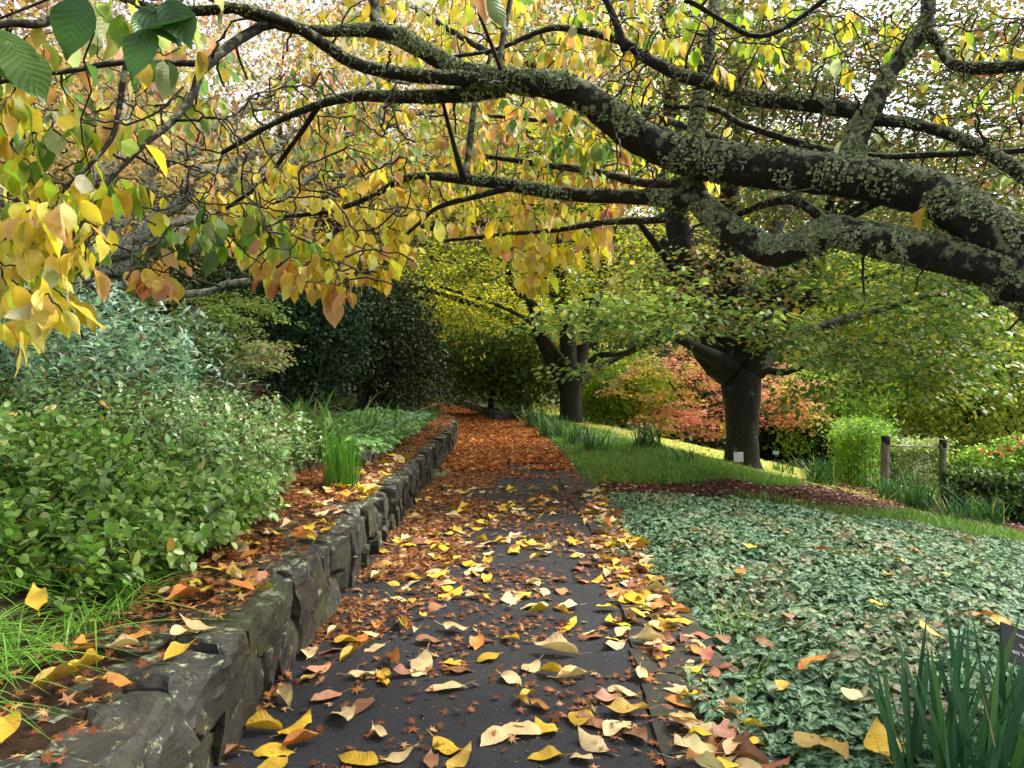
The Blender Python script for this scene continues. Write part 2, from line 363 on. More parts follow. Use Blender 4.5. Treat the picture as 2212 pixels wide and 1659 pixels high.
def grow(sk, targets, acc, r_end=.0025, kr=.011, K=6, sides=4, wob=.10, sag=0., root=None, order=True, jit=.025):
    """connect every target to the nearest point of the skeleton with a bending twig; returns end directions"""
    tg = np.array(targets)
    if order:
        idx = np.argsort([sk.near(p)[1] for p in tg]) if len(tg) < 1500 else np.argsort(np.linalg.norm(tg - sk.N[0], axis=1))
    else: idx = np.arange(len(tg))
    PP = np.zeros((len(tg), K, 3)); RR = np.zeros((len(tg), K)); D = np.zeros_like(tg)
    t = np.linspace(0, 1, K)
    for i in idx:
        p = tg[i]; j, d = sk.near(p); a = sk.N[j]; L = max(d, .02)
        side = rdir(1)[0] * wob * L
        q = a + (p - a) * t[:, None] + side * np.sin(t * math.pi)[:, None] + np.array([0, 0, -sag * L]) * (np.sin(t * math.pi))[:, None]
        q += rdir(K) * (jit * L) * np.sin(t * math.pi)[:, None]
        r0 = min(sk.Rr[j] * .7, r_end + kr * L); r = r0 + (r_end - r0) * t
        PP[i] = q; RR[i] = np.maximum(r, r_end * .7); D[i] = q[-1] - q[-2]
        sk.push(q[1:], r[1:])
    acc.tubes(PP, RR, sides)
    return nrm(D), PP
def ell(n, c, r, power=.45, zmin=-1.):
    d = rdir(n * 2); d = d[d[:, 2] > zmin][:n]; rr = U(len(d)) ** power
    return np.array(c) + d * rr[:, None] * np.array(r)
def spray(acc, T, P, D, m, rad, size, palette, flat=.12, zj=.35, droop=.1, tilt=0.):
    """flat layered leaf sprays around each point P, opening along D"""
    n = len(P); D = D.copy(); D[:, 2] *= .3; D = nrm(D + 1e-4); S = nrm(np.cross(D, [0, 0, 1.]))
    a = np.repeat(D, m, 0); b = np.repeat(S, m, 0); k = n * m
    u = U(k, -.6, 1.) * rad; w = R.normal(0, .42, k) * rad
    pos = np.repeat(P, m, 0) + a * u[:, None] + b * w[:, None]; pos[:, 2] += R.normal(0, flat * rad, k) - droop * (u ** 2 + w ** 2) / rad
    Y = a * .7 + b * np.sign(w)[:, None] * U(k, .2, 1)[:, None] + R.normal(0, .25, (k, 3)); Y[:, 2] -= .25
    Z = np.array([0, 0, 1.]) + R.normal(0, zj, (k, 3)) - a * tilt
    acc.leaves(T, pos, Y, Z, size * np.exp(R.normal(0, .18, k)), pal(k, palette) if isinstance(palette, list) else palette(pos))
def ball(acc, T, P, m, rad, size, palette, up=.6, gauss=.55):
    k = len(P) * m; o = R.normal(0, gauss * rad, (k, 3)); o[:, 2] *= .7
    pos = np.repeat(P, m, 0) + o; Y = rdir(k); Z = rdir(k) + np.array([0, 0, up]) + nrm(o) * .5
    acc.leaves(T, pos, Y, Z, size * np.exp(R.normal(0, .2, k)), pal(k, palette) if isinstance(palette, list) else palette(pos))
def stems(acc_l, acc_s, base, tip, T, npair, size, palette, r0=.004, start=.35, bow=.12, K=7, opp=True, yup=.25, zj=.3, smat_c=None):
    """leafy stems: leaves in pairs along bowed stems"""
    n = len(base); t = np.linspace(0, 1, K); d = tip - base; L = np.linalg.norm(d, axis=1)
    side = rdir(n); side[:, 2] *= .2
    P = base[:, None] + d[:, None] * t[None, :, None] + (side * (bow * L)[:, None])[:, None] * np.sin(t * math.pi)[None, :, None]
    P[:, :, 2] += (np.sin(t * math.pi * .5) - t)[None] * (L * .25)[:, None]
    acc_s.tubes(P, r0 * (1.1 - .8 * t)[None], 3)
    tt = start + (1 - start) * (np.arange(npair) + .5)[None] / npair + U((n, npair), -.02, .02); tt = np.clip(tt, 0, .999)
    f = tt * (K - 1); i = f.astype(int); fr = (f - i)[..., None]; ii = np.arange(n)[:, None]
    pos = P[ii, i] * (1 - fr) + P[ii, i + 1] * fr; D = nrm(P[ii, i + 1] - P[ii, i])
    a = U((n, npair), 0, 6.28) if not opp else (U((n, 1), 0, 6.28) + np.arange(npair)[None] * 1.25)
    s1 = nrm(np.cross(D, np.array([.3, .2, 1.]))); s2 = np.cross(D, s1)
    S = s1 * np.cos(a)[..., None] + s2 * np.sin(a)[..., None]
    for sg in (1, -1):
        Y = S * sg + D * U((n, npair), .1, .8)[..., None]; Y[..., 2] += yup - .2
        Z = D * .6 + np.array([0, 0, .9]) + R.normal(0, zj, pos.shape)
        k = n * npair; acc_l.leaves(T, pos.reshape(k, 3), Y.reshape(k, 3), Z.reshape(k, 3), size * np.exp(R.normal(0, .22, k)), palette(pos.reshape(k, 3)) if callable(palette) else pal(k, palette))
    return P
def blades(acc, base, n_, h, w, lean, palette, K=7, curl=.5, spread=.05):
    """strap leaves / grass blades: base points (n,3)"""
    n = len(base); a = U(n, 0, 6.283); d = np.stack([np.cos(a), np.sin(a), np.zeros(n)], -1); s = np.stack([-np.sin(a), np.cos(a), np.zeros(n)], -1)
    tw = U(n, -.8, .8); s = s * np.cos(tw)[:, None] + d * np.sin(tw)[:, None]
    t = np.linspace(0, 1, K); H = h * np.exp(R.normal(0, .18, n)); ln = lean * U(n, .15, 1.)
    x = (ln[:, None] * t + curl * ln[:, None] * t ** 2.5) * H[:, None]; z = (t[None] - .45 * (curl * ln[:, None]) * t[None] ** 2.6) * H[:, None]
    c = base[:, None] + d[:, None] * x[..., None] + np.array([0, 0, 1.]) * z[..., None]
    wd = w * np.exp(R.normal(0, .2, n))[:, None] * np.interp(t, [0, .3, .75, 1], [.8, 1, .7, .03])[None]
    V = np.stack([c - s[:, None] * wd[..., None] / 2, c + s[:, None] * wd[..., None] / 2], 2)
    idx = np.arange(n * K * 2).reshape(n, K, 2)
    Fq = np.stack([idx[:, :-1, 0], idx[:, :-1, 1], idx[:, 1:, 1], idx[:, 1:, 0]], -1).reshape(-1, 4)
    acc.add(V.reshape(-1, 3), Fq, np.full(len(Fq), 4), np.repeat(pal(n, palette), K * 2, 0), np.tile([.5, .5], (n * K * 2, 1)))
def sheet(name, X, Y, Z, mat, **k):
    """grid sheet from 2-D coordinate arrays"""
    A = Acc(); h, w = X.shape; idx = np.arange(h * w).reshape(h, w)
    Fq = np.stack([idx[:-1, :-1], idx[:-1, 1:], idx[1:, 1:], idx[1:, :-1]], -1).reshape(-1, 4)
    A.add(np.stack([X, Y, Z], -1).reshape(-1, 3), Fq, np.full(len(Fq), 4)); return tag(A.build(name, mat), **k)
def polysample(poly, dens, zf, margin=0):
    """random ground points inside a world polygon"""
    p = np.array(poly); lo, hi = p.min(0), p.max(0); n = int(dens * np.prod(hi - lo)); x = U(n, lo[0], hi[0]); y = U(n, lo[1], hi[1]); m = inpoly(x, y, poly); x, y = x[m], y[m]
    return np.stack([x, y, zf(x, y)], -1)
def wpoly(pts, zf=gz): return [tuple(G(u, v, zf)[:2]) for u, v in pts]
# ================================================================== THE GROUND
gxs = np.concatenate([np.linspace(-260, -22, 12), np.linspace(-20, 0.5, 40), np.linspace(.8, 20, 80), np.linspace(21, 260, 14)])
gys = np.concatenate([np.linspace(-120, -6, 8), np.linspace(-4, 14, 90), np.linspace(14.3, 50, 70), np.linspace(52, 420, 14)])
X, Y = np.meshgrid(gxs, gys); sheet('ground', X, Y, gz(X, Y), M['bank'], kind='structure')
ys = np.linspace(-4, 58, 250)
def strip(fa, fb, n=8):
    t = np.linspace(0, 1, n)[None]; a, b = fa(ys)[:, None], fb(ys)[:, None]; return a + (b - a) * t, np.repeat(ys[:, None], n, 1)
X, Y = strip(lambda y: xl(y) - .15, lambda y: xa(y) + .015 * np.sin(y * 9) + .02 * np.sin(y * 3.1), 16); sheet('path', X, Y, .012 * n2(X, Y, 1.2) + .010, M['asphalt'], kind='structure')
# raised bed behind the stone wall
tt = np.concatenate([[.0, .02], np.linspace(.1, 6, 44), np.linspace(6.5, 60, 24)])
X = xl(ys)[:, None] - .22 - tt[None]; Y = np.repeat(ys[:, None], len(tt), 1); Z = bz(X, Y); Z[:, 0] = -.1
sheet('planting_bed', X, Y, Z, M['soil'], kind='structure')
# kerb of flat edging stones on the right of the asphalt
def rock(c, size, rot, facets=7, n=6, seed=None, rough=.02, keep=.78):
    g = np.linspace(-1, 1, n); F_, V_ = [], []
    for ax in range(3):
        for sg in (-1, 1):
            a, b = np.meshgrid(g, g); P = np.zeros((n * n, 3)); P[:, ax] = sg; P[:, (ax + 1) % 3] = a.ravel(); P[:, (ax + 2) % 3] = b.ravel()
            k = len(V_) * n * n; idx = np.arange(n * n).reshape(n, n) + k
            q = np.stack([idx[:-1, :-1], idx[:-1, 1:], idx[1:, 1:], idx[1:, :-1]], -1).reshape(-1, 4)
            if sg < 0: q = q[:, ::-1]
            F_.append(q); V_.append(P)
    P = np.concatenate(V_); F_ = np.concatenate(F_)
    for _ in range(facets):
        d = nrm(R.normal(size=3)); lim = np.abs(d).sum() * R.uniform(keep - .12, keep + .1); P = P - np.maximum(0, P @ d - lim)[:, None] * d
    P = P * np.array(size) * .5; P += np.array([0, 0, 0]); q = P + np.array(c) * 1.0
    disp = (np.stack([vn(q, 7., 1), vn(q, 7., 2), vn(q, 7., 3)], -1) - .5) * rough * 2 + (np.stack([vn(q, 22., 1), vn(q, 22., 2), vn(q, 22., 3)], -1) - .5) * rough
    P = P + disp; cz, sz_ = math.cos(rot[2]), math.sin(rot[2]); cx, sx = math.cos(rot[0]), math.sin(rot[0])
    P = np.stack([P[:, 0], P[:, 1] * cx - P[:, 2] * sx, P[:, 1] * sx + P[:, 2] * cx], -1)
    P = np.stack([P[:, 0] * cz - P[:, 1] * sz_, P[:, 0] * sz_ + P[:, 1] * cz, P[:, 2]], -1)
    return P + np.array(c), F_
def put(acc, pf): acc.add(pf[0], pf[1], np.full(len(pf[1]), 4))
A = Acc(); y = 1.8
while y < 21.5:
    L = R.uniform(.22, .5); w = float(xr(y) - xa(y)) + .12; cut = R.uniform(.35, .65)
    for k, (f0, f1) in enumerate(((0, cut), (cut, 1))):
        cx = float(xa(y + L / 2)) + w * (f0 + f1) / 2 - .02
        put(A, rock((cx, y + L / 2, -.012), (w * (f1 - f0) * .97, L * .96, .075), (0, 0, R.uniform(-.05, .05)), 3, 5, rough=.008, keep=.93))
    y += L
tag(A.build('kerb', M['flag'], smooth=False), 'row of dark flat edging stones along the right side of the path', None, kind='structure')
# mulch track and lawn
mul = [(1150, 1049), (1290, 1044), (1480, 1047), (1650, 1050), (1790, 1052), (1850, 1045), (1900, 1043), (1960, 1060), (2020, 1078), (2120, 1105), (2330, 1150), (2500, 1195), (2330, 1185), (2130, 1140), (1950, 1108), (1750, 1100), (1560, 1078), (1430, 1066), (1290, 1064)]
mulw = wpoly(mul)
def blob_sheet(name, poly, zf, mat, lift, step=.12, **k):
    p = np.array(poly); lo, hi = p.min(0), p.max(0); xs = np.arange(lo[0], hi[0] + step, step); yy = np.arange(lo[1], hi[1] + step, step)
    X, Y = np.meshgrid(xs, yy); Z = zf(X, Y) + lift; h, w = X.shape; idx = np.arange(h * w).reshape(h, w)
    Fq = np.stack([idx[:-1, :-1], idx[:-1, 1:], idx[1:, 1:], idx[1:, :-1]], -1).reshape(-1, 4)
    cx = (X[:-1, :-1] + step / 2).ravel(); cy_ = (Y[:-1, :-1] + step / 2).ravel(); m = inpoly(cx, cy_, poly)
    A = Acc(); A.add(np.stack([X, Y, Z], -1).reshape(-1, 3), Fq[m], np.full(m.sum(), 4)); return tag(A.build(name, mat), **k)
blob_sheet('mulch_path', mulw, gz, M['mulch'], .012, kind='structure')
lawn = [(2.6, 16.0), (4.2, 14.3), (5.6, 13.8), (6.6, 13.6), (7.4, 13.6), (8.6, 15.4), (9.5, 17.5), (14, 24), (18, 34), (8, 44), (1, 44), (.8, 30), (1.2, 24), (2.2, 18.5)]
blob_sheet('lawn', lawn, gz, M['lawn'], .012, .3, kind='structure')

# ================================================================== STONE WALL
wall = empty('stone_wall', (-1.25, 8, 0), 'low dry stone retaining wall of dark lichened rocks along the left edge of the path', 'wall')
A = Acc(); B = Acc(); y = 1.25
while y < 21:
    w = R.uniform(.15, .32) * (1.05 if y < 4.5 else .8); H = float(hb(y)) + .005 + R.uniform(-.03, .025); x = float(xl(y + w / 2)); n = 10 if y < 4.5 else (6 if y < 9 else 4)
    rz = math.atan2(-(float(xl(y + .3)) - float(xl(y))), .3)
    th = R.uniform(.24, .34); fc = 9 if y < 9 else 5
    if R.uniform() < .58:
        h1 = H * R.uniform(.38, .6)
        put(A, rock((x - th / 2 + R.uniform(-.01, .035), y + w / 2, h1 / 2 - .03), (th, w * 1.06, h1 + .05), (R.uniform(-.12, .12), 0, rz + R.uniform(-.15, .15)), fc, n))
        put(B, rock((x - th / 2 + R.uniform(-.03, .02), y + w / 2, (H + h1) / 2), (th * 1.15, w * 1.08, H - h1 + .05), (R.uniform(-.12, .12), 0, rz + R.uniform(-.12, .12)), fc, n))
    else:
        put(A, rock((x - th / 2 + R.uniform(-.02, .025), y + w / 2, H / 2 - .02), (th, w * 1.12, H + .05), (R.uniform(-.2, .2), 0, rz + R.uniform(-.12, .12)), fc + 1, n))
    if R.uniform() < .75:   # flat stones behind, level with the ledge
        put(B, rock((x - .30 - R.uniform(.02, .12), y + w / 2, H - .06), (R.uniform(.22, .36), w * 1.2, .12), (R.uniform(-.05, .05), 0, rz + R.uniform(-.3, .3)), 5, max(4, n - 3), rough=.012))
    y += w
A.build('facing', M['stone'], wall, smooth=False); B.build('coping', M['stone'], wall, smooth=False)
w2 = empty('stone_wall', (-1.5, 28, 0), 'short low stone wall where the far path bends left, half buried in orange leaves', 'wall')
A = Acc(); y = 22.6
while y < 40:
    w = R.uniform(.3, .6); put(A, rock((float(xr(y)) + .22, y + w / 2, .10), (.45, w * 1.15, .34), (0, 0, .35), 6, 4)); y += w * .95
A.build('facing', M['stone'], w2, smooth=False)

# ================================================================== CHERRY TREE overhead
P_CH = [(5, (.68, .50, .05)), (4, (.70, .52, .12)), (3, (.40, .46, .05)), (2.2, (.17, .30, .06)), (1.5, (.66, .40, .12)), (.7, (.62, .34, .22)), (1.4, (.55, .56, .34))]
P_YEL = [(7, (.78, .62, .055)), (5, (.78, .64, .15)), (2.2, (.46, .50, .06)), (1.5, (.70, .44, .12)), (.8, (.66, .36, .22)), (1, (.6, .58, .34))]
P_GRN = [(4, (.07, .17, .04)), (4, (.20, .36, .04)), (3, (.38, .45, .05)), (1, (.62, .46, .06)), (1, (.35, .42, .25))]
P_MIX = [(3, (.62, .45, .07)), (2.5, (.34, .42, .06)), (2, (.14, .26, .06)), (2, (.64, .36, .12)), (1.4, (.62, .30, .2)), (2, (.45, .50, .28))]
P_PNK = [(2, (.66, .26, .20)), (2, (.68, .42, .28)), (3, (.72, .46, .10)), (2, (.72, .54, .10))]
P_LIM = [(3, (.30, .44, .04)), (3, (.46, .50, .05)), (4, (.70, .52, .05)), (1, (.12, .24, .04)), (.8, (.5, .55, .35))]
cherry = empty('cherry_tree', (3.65, 3.2, -.1), 'old cherry tree leaning in from the right, lichened boughs and yellow leaves over the path', 'tree')
sk = Skel(); boughs = []
def wl(rows): return [list(W(u, v, d)) + [r * .88 / PX / F * d] for u, v, r, d in rows]
def bough(rows, name='bough', sides=16, **k):
    A = Acc(); Q, V = limb(A, sk, rows, sides=sides, step=.03, bump=.16, bs=13., **k); boughs.append(Q); A.build(name, M['bark_cherry'], cherry); return Q
trunk_pts = [[3.7, 3.2, -.2, .30], [3.45, 3.25, .6, .25], [3.05, 3.35, 1.35, .22]] + wl([(2275, 650, 74, 3.45), (2200, 572, 68, 3.5)])
bough(trunk_pts, 'trunk', 24)
bough(wl([(2215, 640, 70, 3.45), (2185, 545, 62, 3.5), (2100, 470, 58, 3.6), (2000, 418, 54, 3.75), (1850, 385, 50, 3.9), (1700, 366, 50, 4.05), (1560, 352, 48, 4.15), (1460, 330, 44, 4.2), (1370, 288, 41, 4.2), (1300, 235, 38, 4.2), (1230, 195, 34, 4.2), (1120, 175, 29, 4.2), (1010, 160, 24, 4.2), (930, 118, 21, 4.2), (860, 78, 21, 4.2), (796, 66, 16, 4.2), (713, 67, 13, 4.1), (640, 63, 12, 4.0), (565, 42, 11, 3.8), (480, 8, 9, 3.6), (400, -40, 7, 3.5)]), sides=24)
bough(wl([(2270, 650, 60, 3.4), (2195, 606, 58, 3.45), (2118, 575, 46, 3.55), (2000, 540, 43, 3.7), (1900, 522, 41, 3.8), (1800, 500, 37, 3.95), (1740, 525, 36, 4.0), (1670, 543, 36, 4.1), (1603, 512, 33, 4.2), (1543, 468, 30, 4.3), (1503, 420, 26, 4.35), (1492, 375, 24, 4.4), (1501, 309, 20, 4.5), (1512, 200, 17, 4.6), (1533, 90, 15, 4.7), (1545, 0, 13, 4.8), (1550, -90, 11, 4.9)]), sides=22)
bough(wl([(1520, 445, 22, 4.3), (1481, 432, 21, 4.35), (1387, 426, 19, 4.4), (1229, 420, 17, 4.5), (1110, 401, 15, 4.6), (1010, 388, 13, 4.65), (911, 380, 9, 4.7), (860, 392, 8, 4.7), (800, 425, 7, 4.7), (713, 456, 6, 4.7), (600, 470, 4, 4.7)]))
bough(wl([(1060, 172, 20, 4.2), (990, 170, 18, 4.15), (872, 160, 16, 4.1), (768, 137, 15, 4.0), (694, 92, 14, 3.9), (635, 56, 13, 3.8), (575, 34, 13, 3.7), (516, 18, 12, 3.6), (417, 24, 11, 3.5), (300, 10, 10, 3.3), (200, -40, 9, 3.2)]))
bough(wl([(1090, 190, 20, 4.25), (990, 206, 17, 4.25), (872, 210, 15, 4.2), (773, 208, 13, 4.2), (690, 226, 9, 4.2), (600, 262, 7, 4.2), (480, 330, 5, 4.2)]))
bough(wl([(590, 50, 12, 3.75), (555, 62, 12, 3.7), (496, 99, 12, 3.6), (448, 140, 12, 3.5), (430, 162, 10, 3.45), (417, 202, 9, 3.4), (381, 254, 8, 3.3), (317, 309, 7, 3.15), (258, 365, 7, 3.05), (214, 417, 6, 2.95), (179, 476, 6, 2.85), (139, 540, 5, 2.8), (111, 615, 4, 2.75)]))
bough(wl([(452, 138, 9, 3.5), (357, 136, 8, 3.4), (258, 135, 7, 3.3), (159, 152, 6, 3.2), (60, 165, 6, 3.1), (-60, 190, 6, 3.0)]))
bough(wl([(200, -30, 12, 3.2), (99, 46, 11, 3.0), (20, 50, 10, 2.9), (-80, 70, 9, 2.8)]))
bough(wl([(300, 60, 8, 3.2), (270, 150, 7, 3.1), (258, 230, 6, 3.05), (240, 300, 6, 3.0), (180, 370, 5, 2.9), (60, 480, 4, 2.8), (-60, 560, 4, 2.75)]))
bough(wl([(1830, 390, 34, 3.95), (1841, 337, 30, 3.95), (1860, 278, 27, 4.0), (1890, 222, 24, 4.0), (1922, 159, 20, 4.05), (1971, 91, 18, 4.1), (2003, 40, 16, 4.1), (2005, -60, 15, 4.2)]))
bough(wl([(1995, 55, 14, 4.1), (2031, 103, 12, 4.1), (2055, 137, 12, 4.0), (2118, 148, 14, 3.9), (2212, 140, 14, 3.8), (2330, 120, 13, 3.7)]))
bough(wl([(1885, 250, 20, 4.0), (1821, 234, 20, 4.1), (1741, 222, 20, 4.15), (1622, 212, 19, 4.2), (1543, 182, 18, 4.3), (1470, 162, 15, 4.35), (1387, 121, 12, 4.4), (1348, 91, 10, 4.4), (1229, 62, 8, 4.5), (1169, 67, 7, 4.5), (1070, 107, 5, 4.5), (951, 127, 4, 4.5)]))
bough(wl([(1870, 256, 16, 4.0), (1960, 266, 14, 3.9), (2039, 286, 14, 3.85), (2118, 320, 16, 3.75), (2212, 380, 18, 3.6), (2290, 440, 22, 3.5)]))
bough(wl([(1850, 334, 9, 4.0), (1920, 338, 8, 3.95), (2039, 333, 8, 3.9), (2212, 325, 7, 3.8), (2330, 310, 6, 3.7)]))
bough(wl([(1850, 330, 10, 4.05), (1790, 325, 10, 4.2), (1722, 308, 9, 4.35), (1603, 268, 8, 4.5), (1543, 236, 7, 4.7), (1440, 230, 5, 4.8)]))
bough(wl([(1800, 490, 14, 3.95), (1781, 476, 13, 4.0), (1741, 446, 12, 4.05), (1702, 432, 11, 4.1), (1642, 444, 9, 4.2), (1583, 468, 7, 4.3)]))
bough(wl([(1795, 482, 7, 4.0), (1830, 474, 7, 4.0), (1880, 446, 8, 3.95), (1920, 430, 9, 3.9)]))
bough(wl([(1481, 440, 14, 4.4), (1440, 468, 11, 4.45), (1407, 476, 9, 4.5), (1308, 480, 8, 4.6), (1209, 496, 6, 4.7), (1070, 508, 5, 4.8), (960, 520, 4, 4.8)]))
bough(wl([(1110, 404, 9, 4.6), (1054, 418, 8, 4.6), (951, 446, 6, 4.65), (905, 482, 5, 4.65), (852, 531, 4, 4.6), (790, 590, 3, 4.6)]))
bough(wl([(1006, 386, 11, 4.65), (1000, 378, 10, 4.6), (987, 337, 7, 4.55), (971, 278, 5, 4.5), (955, 215, 4, 4.4)]))
bough(wl([(1002, 384, 9, 4.7), (1010, 350, 8, 4.8), (1018, 278, 8, 4.9), (1028, 215, 6, 5.0), (1060, 120, 5, 5.1)]))
bough(wl([(820, 66, 15, 4.2), (810, 30, 14, 4.3), (806, -60, 13, 4.4)]))
bough(wl([(1350, 110, 10, 4.4), (1335, 60, 9, 4.4), (1300, -20, 8, 4.4)]))
bough(wl([(1075, 170, 8, 4.2), (1085, 90, 7, 4.3), (1105, -10, 6, 4.4)]))
bough(wl([(1478, 0, 6, 3.3), (1503, 10, 6, 3.3), (1563, 46, 6, 3.3), (1622, 76, 6, 3.3), (1682, 67, 6, 3.3), (1781, 0, 6, 3.3), (1900, -80, 6, 3.4)]))
bough(wl([(1560, 352, 26, 4.15), (1480, 390, 14, 4.6), (1390, 395, 11, 5.0), (1290, 372, 9, 5.3), (1150, 352, 7, 5.6), (1000, 330, 5, 5.8)]))
bough(wl([(1700, 360, 20, 4.1), (1620, 330, 12, 4.8), (1500, 280, 9, 5.4), (1350, 240, 8, 6.0), (1200, 260, 6, 6.4), (1050, 250, 4, 6.6)]))
bough(wl([(1230, 195, 14, 4.3), (1150, 140, 9, 5.0), (1050, 110, 8, 5.6), (900, 20, 6, 6.0)]))
bough(wl([(690, 226, 7, 4.2), (640, 300, 6, 4.4), (560, 400, 5, 4.6), (440, 480, 4, 4.6), (330, 560, 3, 4.4)]))
# boughs that carry the crown behind and above the frame
for a, e, L in ((235, 50, 5), (258, 45, 4.6), (290, 45, 4.5), (330, 60, 4)):
    a, e = math.radians(a), math.radians(e); o = np.array([3.1, 3.2, 1.0]); dd = np.array([math.cos(a) * math.cos(e), math.sin(a) * math.cos(e), math.sin(e)])
    bough([list(o + dd * L * t + np.array([0, 0, .4 * math.sin(t * 3)])) + [.13 * (1 - .85 * t)] for t in (0, .3, .6, 1)], sides=10, wander=.4)
regions = [  # u, v, ru, rv, d0, d1, spurs, palette
    (700, 470, 270, 120, 4.1, 5.6, 95, P_YEL), (720, 560, 170, 60, 4.2, 5.0, 42, P_YEL), (1180, 520, 150, 60, 4.6, 5.6, 48, P_YEL), (1010, 300, 380, 120, 4.9, 7., 190, P_MIX), (1000, 430, 260, 80, 4.8, 6.5, 70, P_YEL),
    (110, 400, 190, 220, 2.7, 3.9, 62, P_LIM), (90, 560, 130, 120, 2.6, 3.2, 26, P_YEL), (60, 660, 90, 60, 2.5, 2.8, 8, P_YEL), (1080, 70, 420, 90, 4.3, 7., 150, P_CH), (1000, 200, 420, 120, 6., 8., 70, P_CH), (230, 170, 280, 140, 3., 5., 46, P_MIX),
    (1640, 90, 320, 90, 4.0, 6.5, 55, P_LIM), (2050, 260, 230, 220, 3.6, 6., 20, P_LIM), (1420, 360, 170, 100, 5., 6.5, 40, P_YEL), (500, 520, 150, 50, 3.8, 4.2, 20, P_GRN), (335, 595, 60, 28, 3.7, 3.9, 9, P_PNK), (620, 600, 60, 40, 4.2, 4.6, 10, P_PNK),
    (700, 620, 80, 30, 4.2, 4.5, 6, P_PNK), (820, 600, 40, 20, 4.4, 4.6, 3, P_YEL), (1150, 600, 40, 30, 4.6, 4.8, 6, P_YEL), (550, 250, 280, 130, 4.2, 6.5, 34, P_MIX), (1250, 430, 150, 60, 4.6, 6., 30, P_PNK), (330, 40, 90, 30, 2.2, 2.4, 3, P_GRN), (1350, 330, 170, 60, 4.8, 6.2, 30, P_GRN)]
tg, tp = [], []
for k, (u, v, ru, rv, d0, d1, n, pl) in enumerate(regions):
    for _ in range(n):
        while True:
            a, b = R.uniform(-1, 1, 2)
            if a * a + b * b < 1: break
        d = R.uniform(d0, d1); tg.append(W(u + a * ru, v + b * rv, d) + np.array([0, 0, .05])); tp.append(k)
nin = len(tg)
for _ in range(300):   # the rest of the crown: overhead, behind and to the right of the camera
    p = np.array([2.4, 2.6, 3.6]) + rdir(1)[0] * np.array([5.5, 4.2, 1.6]) * R.uniform() ** .4
    if p[2] < 2.3: p[2] = 2.3 + R.uniform(0, 1.2)
    u, v = proj(p)
    if p[1] < -.2 or ((v < -60 or u > 2400) and np.linalg.norm(p - [0, 0, 1.5]) > 3.2): tg.append(p); tp.append(-1)
A = Acc(); D, PP = grow(sk, tg, A, .0038, .013, 7, 4, wob=.10, sag=-.03, jit=.045); tp = np.array(tp); tg = np.array(tg)
# fine bare twigs round the boughs
bt = []
for Q in boughs[1:28]:
    for q in Q[::12]:
        if q[1] > 2.2 and R.uniform() < .75: bt.append(q[:3] + rdir(1)[0] * np.array([.5, .5, .35]) * R.uniform(.5, 1.1) + np.array([0, 0, .05]))
for k in range(620):
    bt.append(W(R.uniform(1300, 2230), R.uniform(10, 430), R.uniform(3.7, 5.2)))
for k in range(420):
    bt.append(W(R.uniform(0, 900), R.uniform(150, 620), R.uniform(3.0, 5.5)))
grow(sk, bt, A, .0052, .012, 7, 4, wob=.10, jit=.06)
A.build('twigs', M['twig'], cherry)
A = Acc()
def hang(P, D, m, pl, size=.158, rad=.05):
    n = len(P); k = n * m; a = U(k, 0, 6.283); o = np.stack([np.cos(a), np.sin(a), np.zeros(k)], -1)
    pos = np.repeat(P, m, 0) + o * rad * U(k)[:, None] * .8 - np.array([0, 0, .012]) - np.repeat(D, m, 0) * (U(k, 0, .22))[:, None] * (np.arange(k) % 2)[:, None]
    Y = o * U(k, .1, .75)[:, None] + np.array([0, 0, -1.]) * U(k, .5, 1.1)[:, None]; Z = o * .8 + R.normal(0, .55, (k, 3)) + np.array([0, 0, .3])
    A.leaves(T_CH, pos + nrm(Y) * .02, Y, Z, size * np.exp(R.normal(0, .2, k)), pal(k, pl), np.exp(R.normal(0, .1, k)))
for k, r in enumerate(regions):
    m = tp == k
    if m.any(): hang(tg[m], D[m], 5, r[7], .088 if r[5] > 5 else .104)
m = tp == -1; hang(tg[m], D[m], 9, P_CH, .16, .16)
# the large dark leaves close to the lens, top left
big = [(420, 40, -190, 40, .135), (330, 60, -70, 100, .13), (300, 20, 120, 90, .14), (360, 0, 60, 110, .14), (180, -10, -60, 140, .15), (-10, 60, 60, 100, .17), (20, 90, 90, 130, .16)]
bp, by, bs_, bc = [], [], [], []
for u, v, du, dv, s_ in big:
    p0 = W(u, v, 1.75); p1 = W(u + du, v + dv, 1.72); bp.append(p0); by.append(p1 - p0); bs_.append(s_); bc.append((.045, .115, .03) if u > 100 else (.10, .2, .03))
A.leaves(T_CH[:2], np.array(bp), np.array(by), np.tile([.15, -1., .9], (len(bp), 1)) + R.normal(0, .35, (len(bp), 3)), np.array(bs_), np.array(bc))
A.build('crown', M['cherry'], cherry)
A = Acc(); T2 = [[list(W(430, -90, 2.0)), list(W(415, -20, 1.8)), list(W(380, 10, 1.76)), list(W(330, 30, 1.75)), list(W(250, -10, 1.76)), list(W(150, -20, 1.78)), list(W(0, 40, 1.76))]]
A.tubes(np.array(T2), np.full((1, 7), .003), 5); A.build('twig', M['twig'], cherry)
